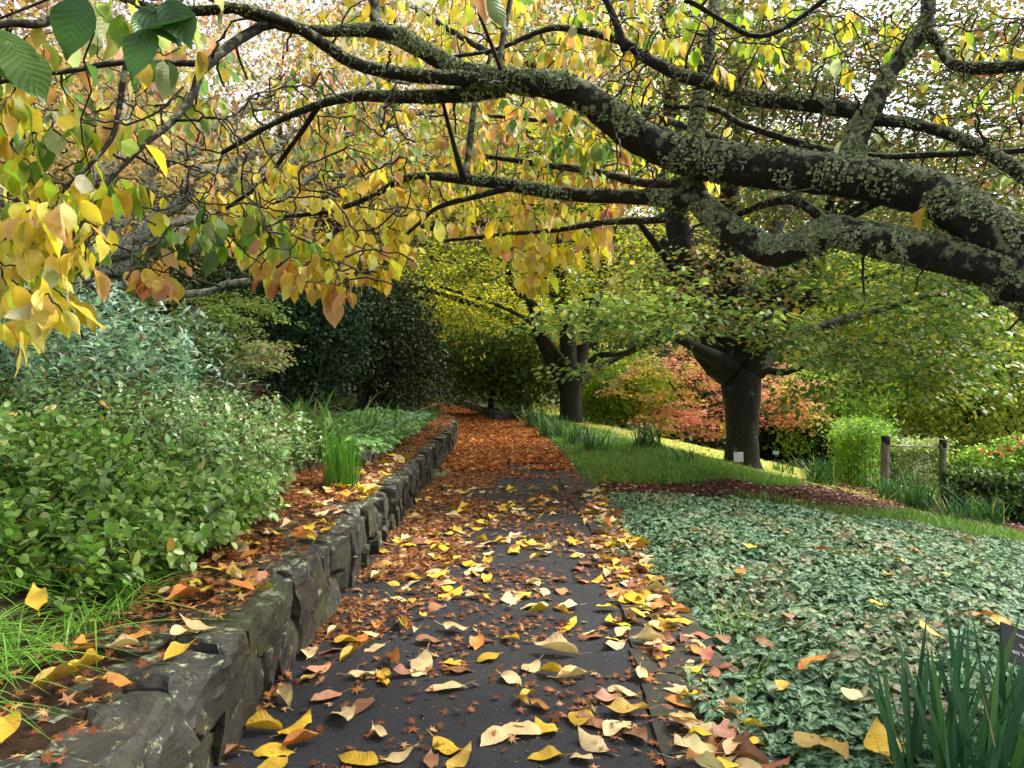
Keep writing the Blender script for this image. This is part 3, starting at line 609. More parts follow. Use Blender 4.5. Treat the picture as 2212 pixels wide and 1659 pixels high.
# foliose lichen standing off the bark
A = Acc(); dsk = (np.array([[0, 0, 0], [.5, .1, .1], [.3, .5, .18], [-.15, .55, .08], [-.5, .2, .2], [-.35, -.4, .1], [.2, -.5, .22]]), np.array([0, 1, 2, 0, 2, 3, 0, 3, 4, 0, 4, 5, 0, 5, 6, 0, 6, 1]), np.full(6, 3), np.tile([.5, .5], (7, 1)))
for Q in boughs[:20]:
    if Q[:, 3].max() < .03: continue
    L = np.sum(np.linalg.norm(np.diff(Q[:, :3], axis=0), axis=1)); n = int(L * Q[:, 3].mean() * 2 * math.pi * 30000); n = min(n, 42000)
    i = R.integers(0, len(Q) - 1, n); c = Q[i, :3]; r = Q[i, 3]; t = nrm(Q[i + 1, :3] - c); d = rdir(n) + np.array([0, 0, .25]); d = nrm(d - (d * t).sum(1)[:, None] * t)
    p = c + t * U(n, 0, .03)[:, None] + d * r[:, None] * 1.03; keep = (vn(p, 9., 4) + .35 * vn(p, 30., 5) + .12 * d[:, 2] > .60) & (r > .016) & (U(n) < sstep(.015, .07, r) + .1)
    p, d, t, r = p[keep], d[keep], t[keep], r[keep]; k = len(p)
    A.leaves(dsk, p, rdir(k), d + R.normal(0, .28, (k, 3)), U(k, .006, .018) * np.clip(r * 20, .5, 1), pal(k, [(3, (.26, .30, .17)), (2, (.36, .40, .24)), (2, (.14, .17, .08)), (1, (.44, .47, .33))]))
A.build('lichen', M['lichen'], cherry)
# ================================================================== BEECHES beyond the grass
def bowl(sk, acc, base, rows, bs=5.): return limb(acc, sk, rows, sides=12, step=.12, bump=.10, bs=bs)
def P_BE(pos):
    n = len(pos); k = sstep(.46, .62, vn(pos, .55, 8)); c = pal(n, [(5, (.16, .27, .06)), (5, (.28, .38, .08)), (1, (.52, .46, .08))]); o = pal(n, [(3, (.42, .26, .10)), (3, (.20, .26, .07)), (2, (.45, .38, .08)), (1, (.40, .18, .08))])
    return c * (1 - k[:, None]) + o * k[:, None] * (U(n) < .85)[:, None] + c * k[:, None] * 0.15
def P_BER(pos):
    n = len(pos); return pal(n, [(6, (.11, .21, .045)), (4, (.19, .29, .055)), (3, (.40, .43, .06)), (1, (.44, .32, .07))])
def P_BETOP(pos):
    n = len(pos); return pal(n, [(6, (.09, .14, .04)), (3, (.18, .20, .05)), (2, (.28, .15, .06)), (1, (.26, .09, .05)), (1, (.40, .36, .06))])
b1 = G(1604, 1005); beech = empty('beech_tree', b1, 'large beech with thick dark trunk and green spreading crown behind the small white sign', 'tree', 'beeches on the grass bank')
sk = Skel(); A = Acc(); x0, y0, z0 = b1
limb(A, sk, [[x0 + .03, y0, z0 - .2, .43], [x0 + .0, y0, z0 + .15, .36], [x0 - .01, y0, z0 + .7, .325], [x0 - .02, y0, z0 + 1.25, .36], [x0 - .02, y0 + .05, z0 + 1.7, .40], [x0 - .02, y0 + .1, z0 + 2.1, .30]], 26, .08, .10, 3.)
d1 = y0 / _cp
for rows in [
    [(1580, 800, 40, 0), (1543, 775, 34, 0), (1523, 740, 30, -.1), (1500, 640, 27, -.2), (1475, 560, 26, -.3), (1462, 470, 25, -.3), (1455, 380, 22, -.3), (1450, 200, 18, 0), (1430, -100, 14, .5)],
    [(1590, 780, 38, 0), (1570, 720, 26, 0), (1545, 660, 20, .3), (1500, 590, 14, .6), (1430, 520, 10, 1)],
    [(1600, 780, 40, 0), (1592, 727, 30, .2), (1585, 628, 26, .3), (1575, 450, 22, .5), (1590, 200, 16, .8), (1600, -100, 10, 1)],
    [(1620, 790, 36, 0), (1634, 760, 26, -.2), (1690, 700, 18, -.4), (1740, 640, 15, -.6), (1770, 560, 12, -.8), (1800, 400, 9, -1)],
    [(1610, 780, 36, 0), (1645, 690, 24, .4), (1700, 610, 20, .6), (1790, 500, 15, .8), (1900, 300, 10, 1)],
    [(1630, 800, 26, 0), (1666, 752, 17, .3), (1722, 723, 13, .6), (1830, 690, 10, 1.), (2000, 640, 7, 1.4), (2150, 620, 5, 2)],
    [(1632, 802, 14, -.1), (1660, 800, 9, -.2), (1698, 803, 8, -.3), (1761, 778, 7, -.5), (1841, 747, 6, -.8), (1950, 740, 4, -1)],
    [(1640, 640, 14, .4), (1730, 652, 12, 0), (1800, 640, 9, -.3), (1892, 596, 8, -.6), (2050, 560, 5, -1)],
    [(1575, 790, 24, -.1), (1520, 760, 14, -.8), (1440, 720, 10, -1.8), (1340, 700, 7, -2.8), (1240, 700, 4, -3.4)],
    [(1570, 700, 16, 0), (1500, 640, 12, -.8), (1440, 560, 9, -1.6), (1380, 480, 6, -2)],
    [(1600, 760, 24, .1), (1640, 600, 16, 1.5), (1700, 450, 12, 2.5), (1850, 250, 8, 3.5)],
    [(1600, 760, 24, -.1), (1640, 650, 15, -1.5), (1700, 560, 12, -2.5), (1850, 450, 8, -3.2), (2000, 380, 5, -3.6)]]:
    bowl(sk, A, b1, [list(W(u, v, d1 + dd)) + [r / PX / F * (d1 + dd)] for u, v, r, dd in rows])
A.build('trunk', M['bark_beech'], beech)
def px_targets(boxes):
    out = []
    for (u, v, ru, rv, d0, d1_, n) in boxes:
        for _ in range(n):
            while True:
                a, b = R.uniform(-1, 1, 2)
                if a * a + b * b < 1: break
            out.append(W(u + a * ru, v + b * rv, R.uniform(d0, d1_)))
    return np.array(out)
A = Acc()
ta = px_targets([(1400, 690, 260, 45, 8.2, 9.5, 30), (1560, 690, 110, 70, 8.6, 10.5, 20), (1620, 570, 200, 40, 9, 11.5, 22), (1275, 800, 60, 12, 9, 9.6, 5), (1300, 680, 160, 25, 8.3, 9, 14), (1440, 610, 90, 40, 9, 11, 8), (1700, 730, 60, 40, 9, 10, 10)])
tb = px_targets([(1930, 700, 300, 110, 9, 13, 110), (2080, 640, 180, 100, 8.5, 11, 44), (1830, 790, 90, 40, 10, 12, 14), (2100, 800, 140, 70, 9, 12, 26), (1900, 590, 300, 50, 10, 13, 40), (1750, 850, 60, 40, 10.5, 11.5, 8)])
tc = px_targets([(1900, 280, 420, 240, 10, 17, 380), (1600, 220, 340, 250, 11, 17, 260), (2150, 250, 200, 280, 9, 14, 130), (1450, 90, 340, 160, 12, 18, 160), (1850, 80, 400, 120, 10, 16, 150)])
td = ell(420, (x0, y0 + .5, 8.0), (6.5, 6.5, 4.6), .5); pu, pv = proj(td); td = td[(pv < -60) | (pu > 2400)]
Dn, _ = grow(sk, np.vstack([ta, tb, tc, td]), A, .005, .010, 6, 4, wob=.12, sag=.04)
A.build('twigs', M['bark_dark'], beech)
A = Acc(); i = 0
for tgt, m, rad, sz_, pl in ((ta, 30, .42, .082, P_BE), (tb, 34, .46, .085, P_BER), (tc, 34, .55, .085, P_BETOP), (td, 22, .6, .13, P_BETOP)):
    spray(A, T_OV if tgt is not td else T_Q, tgt, Dn[i:i + len(tgt)], m, rad, sz_, pl); i += len(tgt)
A.build('crown', M['leaf'], beech)

P_B2 = [(4, (.28, .33, .04)), (4, (.50, .46, .04)), (4, (.10, .17, .035)), (1, (.62, .48, .05))]
b2 = G(1234, 912); d2 = b2[1]; beech2 = empty('beech_tree', b2, 'farther beech with yellowing layered crown, its dark trunk forking beside the bend of the path', 'tree', 'beeches on the grass bank')
sk = Skel(); A = Acc(); x0, y0, z0 = b2
limb(A, sk, [[x0, y0, z0 - .2, .42], [x0, y0, z0 + .2, .36], [x0 - .02, y0, z0 + .8, .33], [x0 - .03, y0, z0 + 1.3, .36], [x0 - .03, y0, z0 + 1.8, .3]], 22, .1, .1, 3.)
for rows in [
    [(1228, 840, 18, 0), (1205, 800, 16, 0), (1189, 770, 14, -.3), (1169, 730, 13, -.5), (1150, 660, 12, -.8), (1110, 616, 10, -1.2), (1090, 560, 9, -1.5), (1050, 480, 6, -2)],
    [(1232, 840, 20, 0), (1229, 771, 18, .2), (1220, 667, 15, .4), (1209, 588, 13, .5), (1200, 480, 10, .6), (1190, 300, 6, 1)],
    [(1238, 840, 18, 0), (1250, 790, 14, .3), (1270, 700, 12, .6), (1300, 600, 10, 1), (1330, 480, 7, 1.5)],
    [(1245, 830, 10, 0), (1288, 771, 7, -.4), (1348, 763, 5, -.8), (1427, 719, 4, -1.2)],
    [(1245, 825, 14, 0), (1300, 790, 7, .8), (1387, 747, 6, 1.4), (1450, 700, 4, 2)],
    [(1225, 790, 9, 0), (1150, 700, 5, -2), (1050, 650, 4, -3), (950, 620, 3, -4)],
    [(1228, 780, 12, .2), (1120, 700, 8, 2), (1000, 650, 6, 3), (900, 620, 4, 4)],
    [(1225, 700, 12, .2), (1150, 560, 8, -1), (1000, 500, 5, -2)]]:
    bowl(sk, A, b2, [list(W(u, v, d2 + dd)) + [r / PX / F * (d2 + dd)] for u, v, r, dd in rows])
A.build('trunk', M['bark_beech'], beech2)
ta = px_targets([(1040, 620, 190, 90, 17, 25, 110), (1250, 540, 200, 100, 19, 27, 90), (980, 690, 110, 35, 17, 22, 30), (1370, 670, 130, 70, 20, 26, 40), (980, 560, 120, 60, 18, 26, 36)])
td = ell(460, (x0 - .5, y0 + 1, 8.0), (8.5, 6, 5.0), .5)
A = Acc(); Dn, _ = grow(sk, np.vstack([ta, td]), A, .008, .010, 6, 3, wob=.12, sag=.03); A.build('twigs', M['bark_dark'], beech2)
A = Acc(); spray(A, T_Q, ta, Dn[:len(ta)], 44, .8, .105, P_B2, flat=.06); spray(A, T_Q, td, Dn[len(ta):], 26, .9, .2, P_B2)
A.build('crown', M['leaf_glow'], beech2)

# ================================================================== generic shrub and tree builders
def tree(name, label, cat, base, h, crowns, T, m, rad, size, palette, mat, trunk_r=.2, bk='bark_dark', group=None, nt=80, style='ball', tr_top=None, kr=.012, fork=5, K=5, twr=.006):
    e = empty(name, base, label, cat, group); sk = Skel(); A = Acc(); b = np.array(base, float)
    cs = [(np.array(c, float), np.array(r, float), n) for c, r, n in crowns]; cc = np.mean([c for c, _, _ in cs], 0)
    top = tr_top if tr_top is not None else b + (cc - b) * np.array([.5, .5, .55])
    limb(A, sk, [list(b - [0, 0, .2]) + [trunk_r * 1.25], list(b + (top - b) * .4 + R.normal(0, trunk_r * .4, 3) * [1, 1, 0]) + [trunk_r], list(top) + [trunk_r * .75]], 10, .25, .12, 3.)
    for c, r, n in cs:
        for _ in range(max(2, fork // len(cs) + 1)):
            p = c + rdir(1)[0] * r * .55; limb(A, sk, [list(top - (top - b) * R.uniform(0, .35)) + [trunk_r * .55], list((top + p) / 2 + R.normal(0, .2, 3) * r * .4) + [trunk_r * .35], list(p) + [trunk_r * .1 + .01]], 6, .3, .1, 3.)
    tg = np.vstack([ell(n, c, r, .4) for c, r, n in cs]); D, _ = grow(sk, tg, A, twr, kr, K, 3, wob=.15)
    A.build('trunk', M[bk], e); A = Acc()
    if style == 'spray': spray(A, T, tg, D, m, rad, size, palette)
    else: ball(A, T, tg, m, rad, size, palette)
    A.build('crown', mat, e); return e
def gp(u, v, d, zf=gz):
    p = W(u, v, d); return np.array([p[0], p[1], float(zf(p[0], p[1]))])

# ---- left bed: shrubs with leafy stems ----
def P_NEAR(p):
    n = len(p); return pal(n, [(6, (.15, .28, .05)), (4, (.22, .38, .07)), (2, (.32, .46, .11)), (1, (.08, .15, .03)), (.12, (.5, .34, .04))])
def P_PALE(p):
    n = len(p); return pal(n, [(5, (.24, .38, .13)), (4, (.36, .48, .24)), (2, (.15, .28, .08)), (.5, (.30, .28, .12))])
def P_BLUE(p):
    n = len(p); return pal(n, [(6, (.19, .34, .21)), (3, (.30, .44, .31)), (3, (.42, .54, .44)), (1.5, (.07, .16, .06)), (.3, (.35, .16, .08))])
def stemshrub(label, poly, dens, ztop, hmin, T, npair, size, palette, mat, name='leafy_shrub', cat='shrub', group=None, lean=.35, heads=0, start=.3, loc=None, K=7, opp=True):
    tip = polysample(poly, dens, bz); n = len(tip); g = tip[:, 2].copy(); zt = ztop(tip[:, 0], tip[:, 1]); hfrac = 1 - (1 - hmin) * U(n) ** 2.2
    tip[:, 2] = g + np.maximum(.12, (zt - g) * hfrac + R.normal(0, .05, n)); base = tip + R.normal(0, 1, (n, 3)) * [lean, lean, 0]; base[:, 0] = np.minimum(base[:, 0], xl(base[:, 1]) - .75); base[:, 2] = bz(base[:, 0], base[:, 1]) - .02
    tip[:, 2] = np.maximum(tip[:, 2], g + .12)
    e = empty(name, base.mean(0) * [1, 1, 0] + [0, 0, float(bz(base[:, 0].mean(), base[:, 1].mean()))], label, cat, group)
    AL, AS = Acc(), Acc(); stems(AL, AS, base, tip, T, npair, size, palette, start=start, K=K, opp=opp)
    AL.build('foliage', mat, e); AS.build('stems', M['twig'], e)
    if heads:
        A = Acc(); s_ = tip[R.choice(n, min(heads, n), False)] + [0, 0, .03]; k = len(s_) * 14; A.leaves(T_Q, np.repeat(s_, 14, 0), rdir(k) + [0, 0, .4], rdir(k), U(k, .012, .024), pal(k, [(3, (.12, .05, .03)), (2, (.22, .09, .05)), (1, (.3, .1, .04))]))
        A.build('seed_heads', M['litter'], e)
    return e
hz = lambda x, y: np.interp(-x - y * .12, [1.7, 2.3, 3.2, 4.5, 7], [.80, 1.18, 1.28, 1.30, 1.45]) + .12 * n2(x, y, 1.3, 7)
stemshrub('green bushy shrub with small oval leaves spilling toward the wall, lower left', [(-1.66, 3.2), (-1.50, 4.0), (-1.56, 5.2), (-2.6, 5.6), (-4.6, 5.4), (-4.6, 3.7), (-3.0, 3.45), (-2.3, 3.25)], 230, hz, .25, T_OV, 9, .053, P_NEAR, M['leaf_wet'], lean=.25, start=.15)
stemshrub('pale green shrub dotted with dry red brown seed heads, beside the rushes', [(-1.7, 5.2), (-1.85, 6.2), (-2.1, 7.6), (-3.4, 8.2), (-4.8, 7.2), (-4.7, 5.4), (-2.6, 5.6)], 150, lambda x, y: np.interp(-x, [1.7, 2.3, 3.2, 5], [.85, 1.15, 1.38, 1.5]) + .15 * n2(x, y, 1.1, 9), .3, T_OV, 9, .048, P_PALE, M['leaf_wet'], heads=420, lean=.3)
stemshrub('tall arching shrub with blue green paired leaves, left edge behind the green shrub', [(-2.8, 6.4), (-3.1, 8.4), (-4.6, 9.0), (-8.0, 9.0), (-8.6, 6.2), (-4.8, 5.3), (-3.8, 5.6)], 42, lambda x, y: np.interp(-x, [2.9, 3.6, 4.6, 5.6, 8], [1.75, 2.1, 2.5, 2.8, 3.0]) + .4 * n2(x, y, .9, 4), .45, T_NAR, 16, .088, P_BLUE, M['leaf_wet'], name='arching_shrub', lean=.5, start=.3, K=9)
P_LY = [(4, (.20, .30, .06)), (3, (.30, .38, .08)), (2, (.12, .20, .05))]
tree('slender_shrub', 'slender pale yellow green shrub with thin stems in front of the dark camellia', 'shrub', gp(470, 830, 8.6, bz), 1.5, [(W(520, 680, 8.6), (.62, .5, .22), 34), (W(430, 700, 8.9), (.5, .5, .3), 26), (W(400, 645, 9.2), (.8, .5, .16), 26), (W(480, 740, 8.4), (.5, .5, .16), 16)], T_Q, 40, .2, .045, P_LY, M['leaf'], .02, 'bark_pale', None, style='spray', twr=.003, kr=.004)
tree('slender_shrub', 'fading buff leaved shrub below the pale yellow green one', 'shrub', gp(530, 860, 8.2, bz), 1.2, [(W(530, 770, 8.2), (.5, .5, .28), 40), (W(440, 790, 8.3), (.5, .5, .3), 30)], T_Q, 40, .2, .05, [(3, (.30, .30, .14)), (3, (.18, .26, .08)), (2, (.36, .26, .14))], M['leaf'], .02, 'bark_pale', None, style='spray', twr=.003, kr=.004)
P_CAM = [(6, (.018, .045, .018)), (3, (.03, .07, .03)), (1, (.05, .09, .035))]
tree('camellia_bush', 'dark glossy rounded camellia bush left of the path', 'shrub', gp(650, 880, 12.5, bz), 2.6, [(W(650, 730, 12.5), (1.15, 1.1, 1.2), 330), (W(600, 660, 13.2), (1.0, 1.0, .8), 150)], T_Q, 34, .24, .08, P_CAM, M['leaf_gloss'], .08)
P_DK = [(6, (.020, .036, .012)), (3, (.035, .055, .015)), (1, (.09, .10, .02))]
tree('dark_evergreen', 'dark evergreen thicket with bare black stems between the camellia and the path', 'tree', gp(790, 885, 16, bz), 4, [(W(850, 780, 15.8), (1.15, 1.0, 1.25), 260), (W(760, 690, 17), (1.7, 1.4, .9), 200), (W(880, 690, 16.5), (.8, 1, .8), 90), (W(700, 610, 18), (2.4, 1.6, 1.2), 220), (W(560, 600, 18), (2.6, 1.6, 1.5), 220)], T_Q, 34, .32, .085, P_DK, M['leaf_gloss'], .16, fork=10)
tree('dark_evergreen', 'tall dark evergreen rising behind the blue green shrub', 'tree', gp(330, 800, 17, bz), 4, [(W(330, 620, 17), (3.2, 2, 2.2), 330), (W(60, 600, 18), (3.4, 2, 2.4), 260)], T_Q, 34, .4, .10, P_DK, M['leaf_gloss'], .16, fork=8)
P_AZ = [(5, (.05, .095, .015)), (4, (.10, .16, .02)), (2, (.30, .36, .03))]
tree('azalea_bush', 'spreading many stemmed yellow green bush at the inside of the bend', 'shrub', gp(1060, 885, 25, gz), 4, [(W(1060, 790, 25), (3.0, 1.8, 1.3), 200), (W(980, 760, 26), (1.8, 1.5, 1.0), 90), (W(1150, 800, 24.5), (1.7, 1.5, 1.4), 120)], T_Q, 40, .5, .13, P_AZ, M['leaf'], .10, fork=14)
tree('azalea_bush', 'rounded lime green bush just right of the farther beech trunk', 'shrub', gp(1345, 910, 25), 3, [(W(1345, 850, 25), (1.7, 1.3, 1.4), 190), (W(1400, 872, 24), (1.2, 1., .9), 80), (W(1310, 830, 26), (1.2, 1., 1.4), 80)], T_Q, 46, .42, .11, [(4, (.14, .24, .03)), (4, (.26, .36, .03)), (2, (.42, .46, .04))], M['leaf_glow'], .08, fork=10)
tree('grey_shrub', 'low grey green feathery shrub at the far end of the path', 'shrub', gp(950, 860, 37), 1, [(W(960, 848, 36), (1.7, 1.2, .55), 80), (W(1010, 862, 33), (1.2, 1.2, .4), 50)], T_NAR, 50, .4, .14, [(3, (.18, .24, .15)), (2, (.28, .32, .24))], M['leaf'], .05)
tree('pale_shrub', 'pale variegated shrub catching light beyond the bend of the path', 'shrub', gp(960, 850, 42), 3, [(W(960, 770, 42), (3.2, 1.5, 2.6), 160)], T_Q, 40, .7, .2, [(3, (.22, .32, .14)), (2, (.42, .46, .26)), (2, (.12, .2, .06))], M['leaf_glow'], .08)
P_GOLD = [(5, (.78, .68, .05)), (4, (.62, .62, .06)), (1, (.3, .34, .04))]
tree('golden_maple', 'bright golden yellow maple glowing behind the farther beech', 'tree', gp(1080, 850, 38), 6, [(W(1050, 710, 38), (6, 3, 2.2), 260), (W(930, 660, 36), (3.0, 2.5, 1.8), 120), (W(1220, 660, 40), (5, 3, 3), 160)], T_Q, 44, .8, .17, P_GOLD, M['leaf_glow'], .2, style='spray')
def P_RED(pos):
    n = len(pos); k = sstep(.4, .6, vn(pos, 1.1, 3)); a = pal(n, [(5, (.82, .30, .27)), (3, (.84, .42, .32))]); b = pal(n, [(3, (.72, .48, .10)), (3, (.36, .42, .08)), (2, (.75, .40, .16))]); return a * k[:, None] + b * (1 - k[:, None])
tree('red_maple', 'coral red and orange maple on the sunlit lawn behind the near beech trunk', 'tree', gp(1540, 965, 23.5), 4, [(W(1440, 830, 23), (1.9, 1.5, .8), 62), (W(1640, 850, 23), (2.1, 1.5, 1.0), 76), (W(1540, 770, 23.5), (2.2, 1.6, .8), 60), (W(1450, 900, 22.5), (1.3, 1.2, .5), 50), (W(1700, 880, 22.5), (1.1, 1, .7), 60), (W(1560, 920, 22.5), (1.2, 1, .4), 30)], T_ST, 34, .46, .13, P_RED, M['leaf_glow'], .14, style='spray')
tree('pine_tree', 'near black conifer on the lawn right of the near beech trunk', 'tree', gp(1735, 1010, 25), 3, [(W(1740, 950, 25), (1.9, 1.4, 1.6), 260), (W(1690, 900, 26), (1.6, 1.4, 1.4), 130)], T_NAR, 46, .4, .14, [(1, (.012, .022, .012))], M['leaf_gloss'], .2)
tree('dark_evergreen', 'dull green conifer behind the coral maple', 'tree', gp(1420, 950, 30), 5, [(W(1500, 850, 30), (5.5, 2, 2.4), 300)], T_Q, 36, .6, .15, [(3, (.03, .07, .03)), (2, (.05, .09, .04))], M['leaf'], .2)
P_YG = [(4, (.34, .44, .06)), (4, (.60, .62, .10)), (3, (.12, .20, .04)), (1.2, (.58, .48, .12))]
for k, (u, v, d, w, h, lab) in enumerate([(1850, 800, 30, 5.5, 3.6, 'yellow green tree straight behind the clipped hedge and gate'), (2100, 820, 26, 4.5, 3.0, 'yellow green tree over the right hand hedge with red flowers'), (2180, 650, 34, 6, 5, 'tall dull green tree at the right edge beyond the hedge')]):
    c = W(u, v, d); tree('deciduous_tree', lab, 'tree', (c[0], c[1], float(gz(c[0], c[1]))), 6, [(c, (w, 3, h), 240), (c + [0, 0, h * .8], (w * .8, 3, h * .8), 160)], T_Q, 46, .75, .17, P_YG if k < 2 else P_B2, M['leaf_glow'], .25, group='trees beyond the lawn')
tree('deciduous_tree', 'fresh green small leaved tree between the coral maple and the clipped hedge', 'tree', gp(1800, 1000, 24), 4, [(W(1790, 890, 24), (2.0, 1.5, 1.8), 150)], T_Q, 44, .5, .13, [(3, (.20, .34, .05)), (2, (.34, .44, .08))], M['leaf_glow'], .12, group='trees beyond the lawn')
# ---- the orange maple with pale lichened limbs, upper left ----
mp = gp(120, 700, 9.5, bz); maple = empty('maple_tree', mp, 'spreading orange leaved maple with pale lichened bare limbs, upper left behind the cherry', 'tree')
sk = Skel(); A = Acc()
limb(A, sk, [list(mp - [0, 0, .3]) + [.17], list(W(140, 640, 9.5)) + [.13], list(W(200, 560, 9.4)) + [.09]], 14, .1, .15, 5.)
for rows in [[(150, 600, 40, 9.4), (300, 520, 26, 9.2), (380, 430, 22, 9.0), (476, 365, 18, 9.0), (620, 290, 14, 9.2), (800, 190, 9, 9.6), (960, 120, 5, 10)], [(170, 590, 34, 9.4), (258, 480, 22, 9.6), (337, 375, 20, 9.8), (436, 309, 16, 10), (555, 212, 13, 10.3), (680, 110, 8, 10.6), (760, 20, 5, 11)],
    [(170, 600, 30, 9.3), (330, 560, 22, 8.8), (500, 480, 17, 8.5), (640, 420, 12, 8.5), (780, 360, 8, 8.6), (930, 320, 4, 9)], [(150, 560, 30, 9.5), (200, 420, 22, 10), (260, 300, 18, 10.4), (300, 160, 14, 11), (380, 0, 9, 11.6)], [(300, 530, 16, 9.2), (460, 440, 13, 9.8), (640, 340, 10, 10.4), (840, 260, 7, 11), (1050, 200, 4, 11.5)],
    [(170, 610, 24, 9.2), (340, 620, 14, 8.6), (480, 628, 10, 8.3), (580, 600, 7, 8.1), (660, 570, 4, 8.0)], [(160, 600, 24, 9.4), (60, 480, 18, 9.6), (-60, 380, 14, 9.8), (-200, 260, 9, 10)], [(180, 580, 26, 9.6), (350, 470, 18, 10.6), (520, 400, 14, 11.2), (760, 330, 8, 12)], [(200, 560, 20, 9.1), (420, 520, 14, 8.2), (560, 500, 9, 7.8), (700, 520, 5, 7.6)]]:
    limb(A, sk, [list(W(u, v, d)) + [r * .72 / PX / F * d] for u, v, r, d in rows], 8, .12, .16, 9., wander=.35)
A.build('trunk', M['bark_pale'], maple)
tg = px_targets([(560, 230, 520, 210, 8.8, 13.5, 400), (900, 130, 420, 180, 9.5, 14.5, 260), (1200, 60, 400, 130, 10, 15, 200), (250, 330, 340, 260, 8.8, 12, 240), (650, 420, 260, 110, 8, 10.5, 50), (100, 60, 250, 150, 9.5, 12, 40)])
to = ell(120, (mp[0], mp[1] + .6, 5.8), (5.5, 4, 2.2), .5); pu, pv = proj(to); to = to[(pv < -60) | (pu < -150)]
A = Acc(); Dn, _ = grow(sk, np.vstack([tg, to]), A, .005, .007, 7, 3, wob=.10); A.build('twigs', M['bark_pale'], maple)
def P_OR(pos):
    n = len(pos); return pal(n, [(4, (.60, .32, .10)), (2, (.58, .28, .18)), (3, (.60, .46, .14)), (4, (.28, .34, .10)), (1, (.4, .16, .09)), (2, (.40, .40, .26))])
A = Acc(); spray(A, T_ST, tg, Dn[:len(tg)], 26, .42, .07, P_OR, flat=.3); spray(A, T_Q, to, Dn[len(tg):], 26, .5, .1, P_OR); A.build('crown', M['leaf_glow'], maple)

# ---- tall trees that close the sky above the maple and the beeches ----
P_BZ = [(4, (.12, .15, .05)), (3, (.26, .17, .07)), (2, (.38, .24, .08)), (1, (.4, .36, .08))]
P_PO = [(4, (.52, .32, .18)), (3, (.5, .28, .2)), (2, (.56, .42, .16)), (2, (.28, .30, .12)), (1.5, (.2, .13, .09))]
for x, y, h, w, pl, lab in [(-15, 22, 14, 6, P_PO, 'tall orange leaved tree high at the left behind the maple'), (-6.5, 27, 17, 6.5, P_PO, 'tall pinkish orange tree towering behind the dark evergreens'), (3.5, 33, 20, 7, P_PO, 'tall orange and yellow tree high above the end of the path'), (9, 36, 20, 7, P_BZ, 'tall bronze green tree towering behind the near beech'), (21, 33, 17, 7, P_BZ, 'tall bronze green tree at the upper right behind the hedges')]:
    z = float(gz(x, y)) if x > 0 else .8
    tree('tall_tree', lab, 'tree', (x, y, z), h, [((x, y, z + h * .5), (w, 3.5, h * .22), 230), ((x + .8, y, z + h * .82), (w * .95, 3.5, h * .24), 250)], T_Q, 34, .85, .17, pl, M['leaf'], .3, group='tall trees behind the garden', fork=8, twr=.012, kr=.014, K=6)
# ---- far trees all round ----
labs = ['far tree, dark green, seen through the limbs of the orange maple', 'far olive tree behind the dark evergreens', 'far green tree above the end of the path', 'far yellow olive tree behind the two beeches', 'far green tree high behind the near beech', 'far bronze tree behind the near beech crown', 'far tree beyond the gate', 'far tree beyond the right hedge']
pls = [[(3, (.05, .08, .03)), (2, (.09, .12, .04)), (1, (.2, .2, .06))], [(3, (.16, .18, .05)), (2, (.30, .28, .06))], [(3, (.10, .15, .04)), (2, (.24, .28, .05))], [(3, (.36, .34, .05)), (2, (.16, .2, .04))], [(3, (.10, .15, .05)), (1, (.25, .25, .07))], [(3, (.22, .15, .07)), (2, (.16, .18, .06))]]
for i, a in enumerate(np.linspace(-72, 72, 17)):
    d = 50 + 9 * math.sin(i * 2.3); h = [13, 15, 12.5, 15.5, 13][i % 5] * (1.1 if 8 <= i else 1.); x, y = d * math.sin(math.radians(a)), d * math.cos(math.radians(a)); z = float(gz(x, y)) if x > 0 else .3
    q = min(7, max(0, int((i - 4) * .85)))
    far_lab = labs[q] if 4 <= i <= 13 and i % 2 == 0 else ['broad', 'tall', 'round topped', 'ragged', 'spreading'][i % 5] + ' far tree at the garden edge, ' + ('left of the maple' if i < 4 else 'right of the hedge' if i > 12 else 'behind the beeches' if i > 8 else 'behind the path end')
    tree('distant_tree', far_lab, 'tree', (x, y, z), h, [((x, y, z + h * .4), (7.5, 4, h * .42), 230), ((x + R.normal() * 1.5, y, z + h * .85), (6.5, 4, h * .42), 230)], T_Q, 46, 1.4, .38, pls[(i * 5 + 2) % 6], M['leaf'], .35, group='trees at the garden edge', fork=4, twr=.02)

# ================================================================== HEDGES, GATE AND POSTS
def hedge(name, label, corners, h, T, m, size, palette, mat, dens=26, cat='hedge', rad=.17):
    """clipped plant body: leaf clusters through a box-shaped volume over ground polygon, thicker at the skin"""
    p = polysample(corners, dens * 4, gz); n = len(p); t = U(n); skin = U(n) < .5; t = np.where(skin, 1 - .12 * U(n), t); g = p[:, 2].copy()
    hh = h * (.72 + .28 * np.sin(np.clip((p[:, 0] - p[:, 0].min()) / np.ptp(p[:, 0]) * 1.5 + .2, 0, 1.57))) * (1 + .12 * 2 * n2(p[:, 0], p[:, 1], 1.4, 5)); p[:, 2] = g + .05 + t * hh
    e = empty(name, (p[:, 0].mean(), p[:, 1].mean(), float(g.mean())), label, cat)
    A = Acc(); ball(A, T, p, m, rad, size, palette, up=.5); A.build('foliage', mat, e)
    A = Acc(); k = n // 9; b = p[:k].copy(); b[:, 2] = g[:k] - .05; tp_ = p[:k].copy(); tp_[:, 2] = b[:, 2] + (tp_[:, 2] - b[:, 2]) * .6; q = b[:, None] + (tp_ - b)[:, None] * np.linspace(0, 1, 4)[None, :, None]; A.tubes(q, np.full((k, 4), .008), 3); A.build('stems', M['bark_dark'], e)
    return e
def xy(u, d): return float(W(u, 900, d)[0]), d
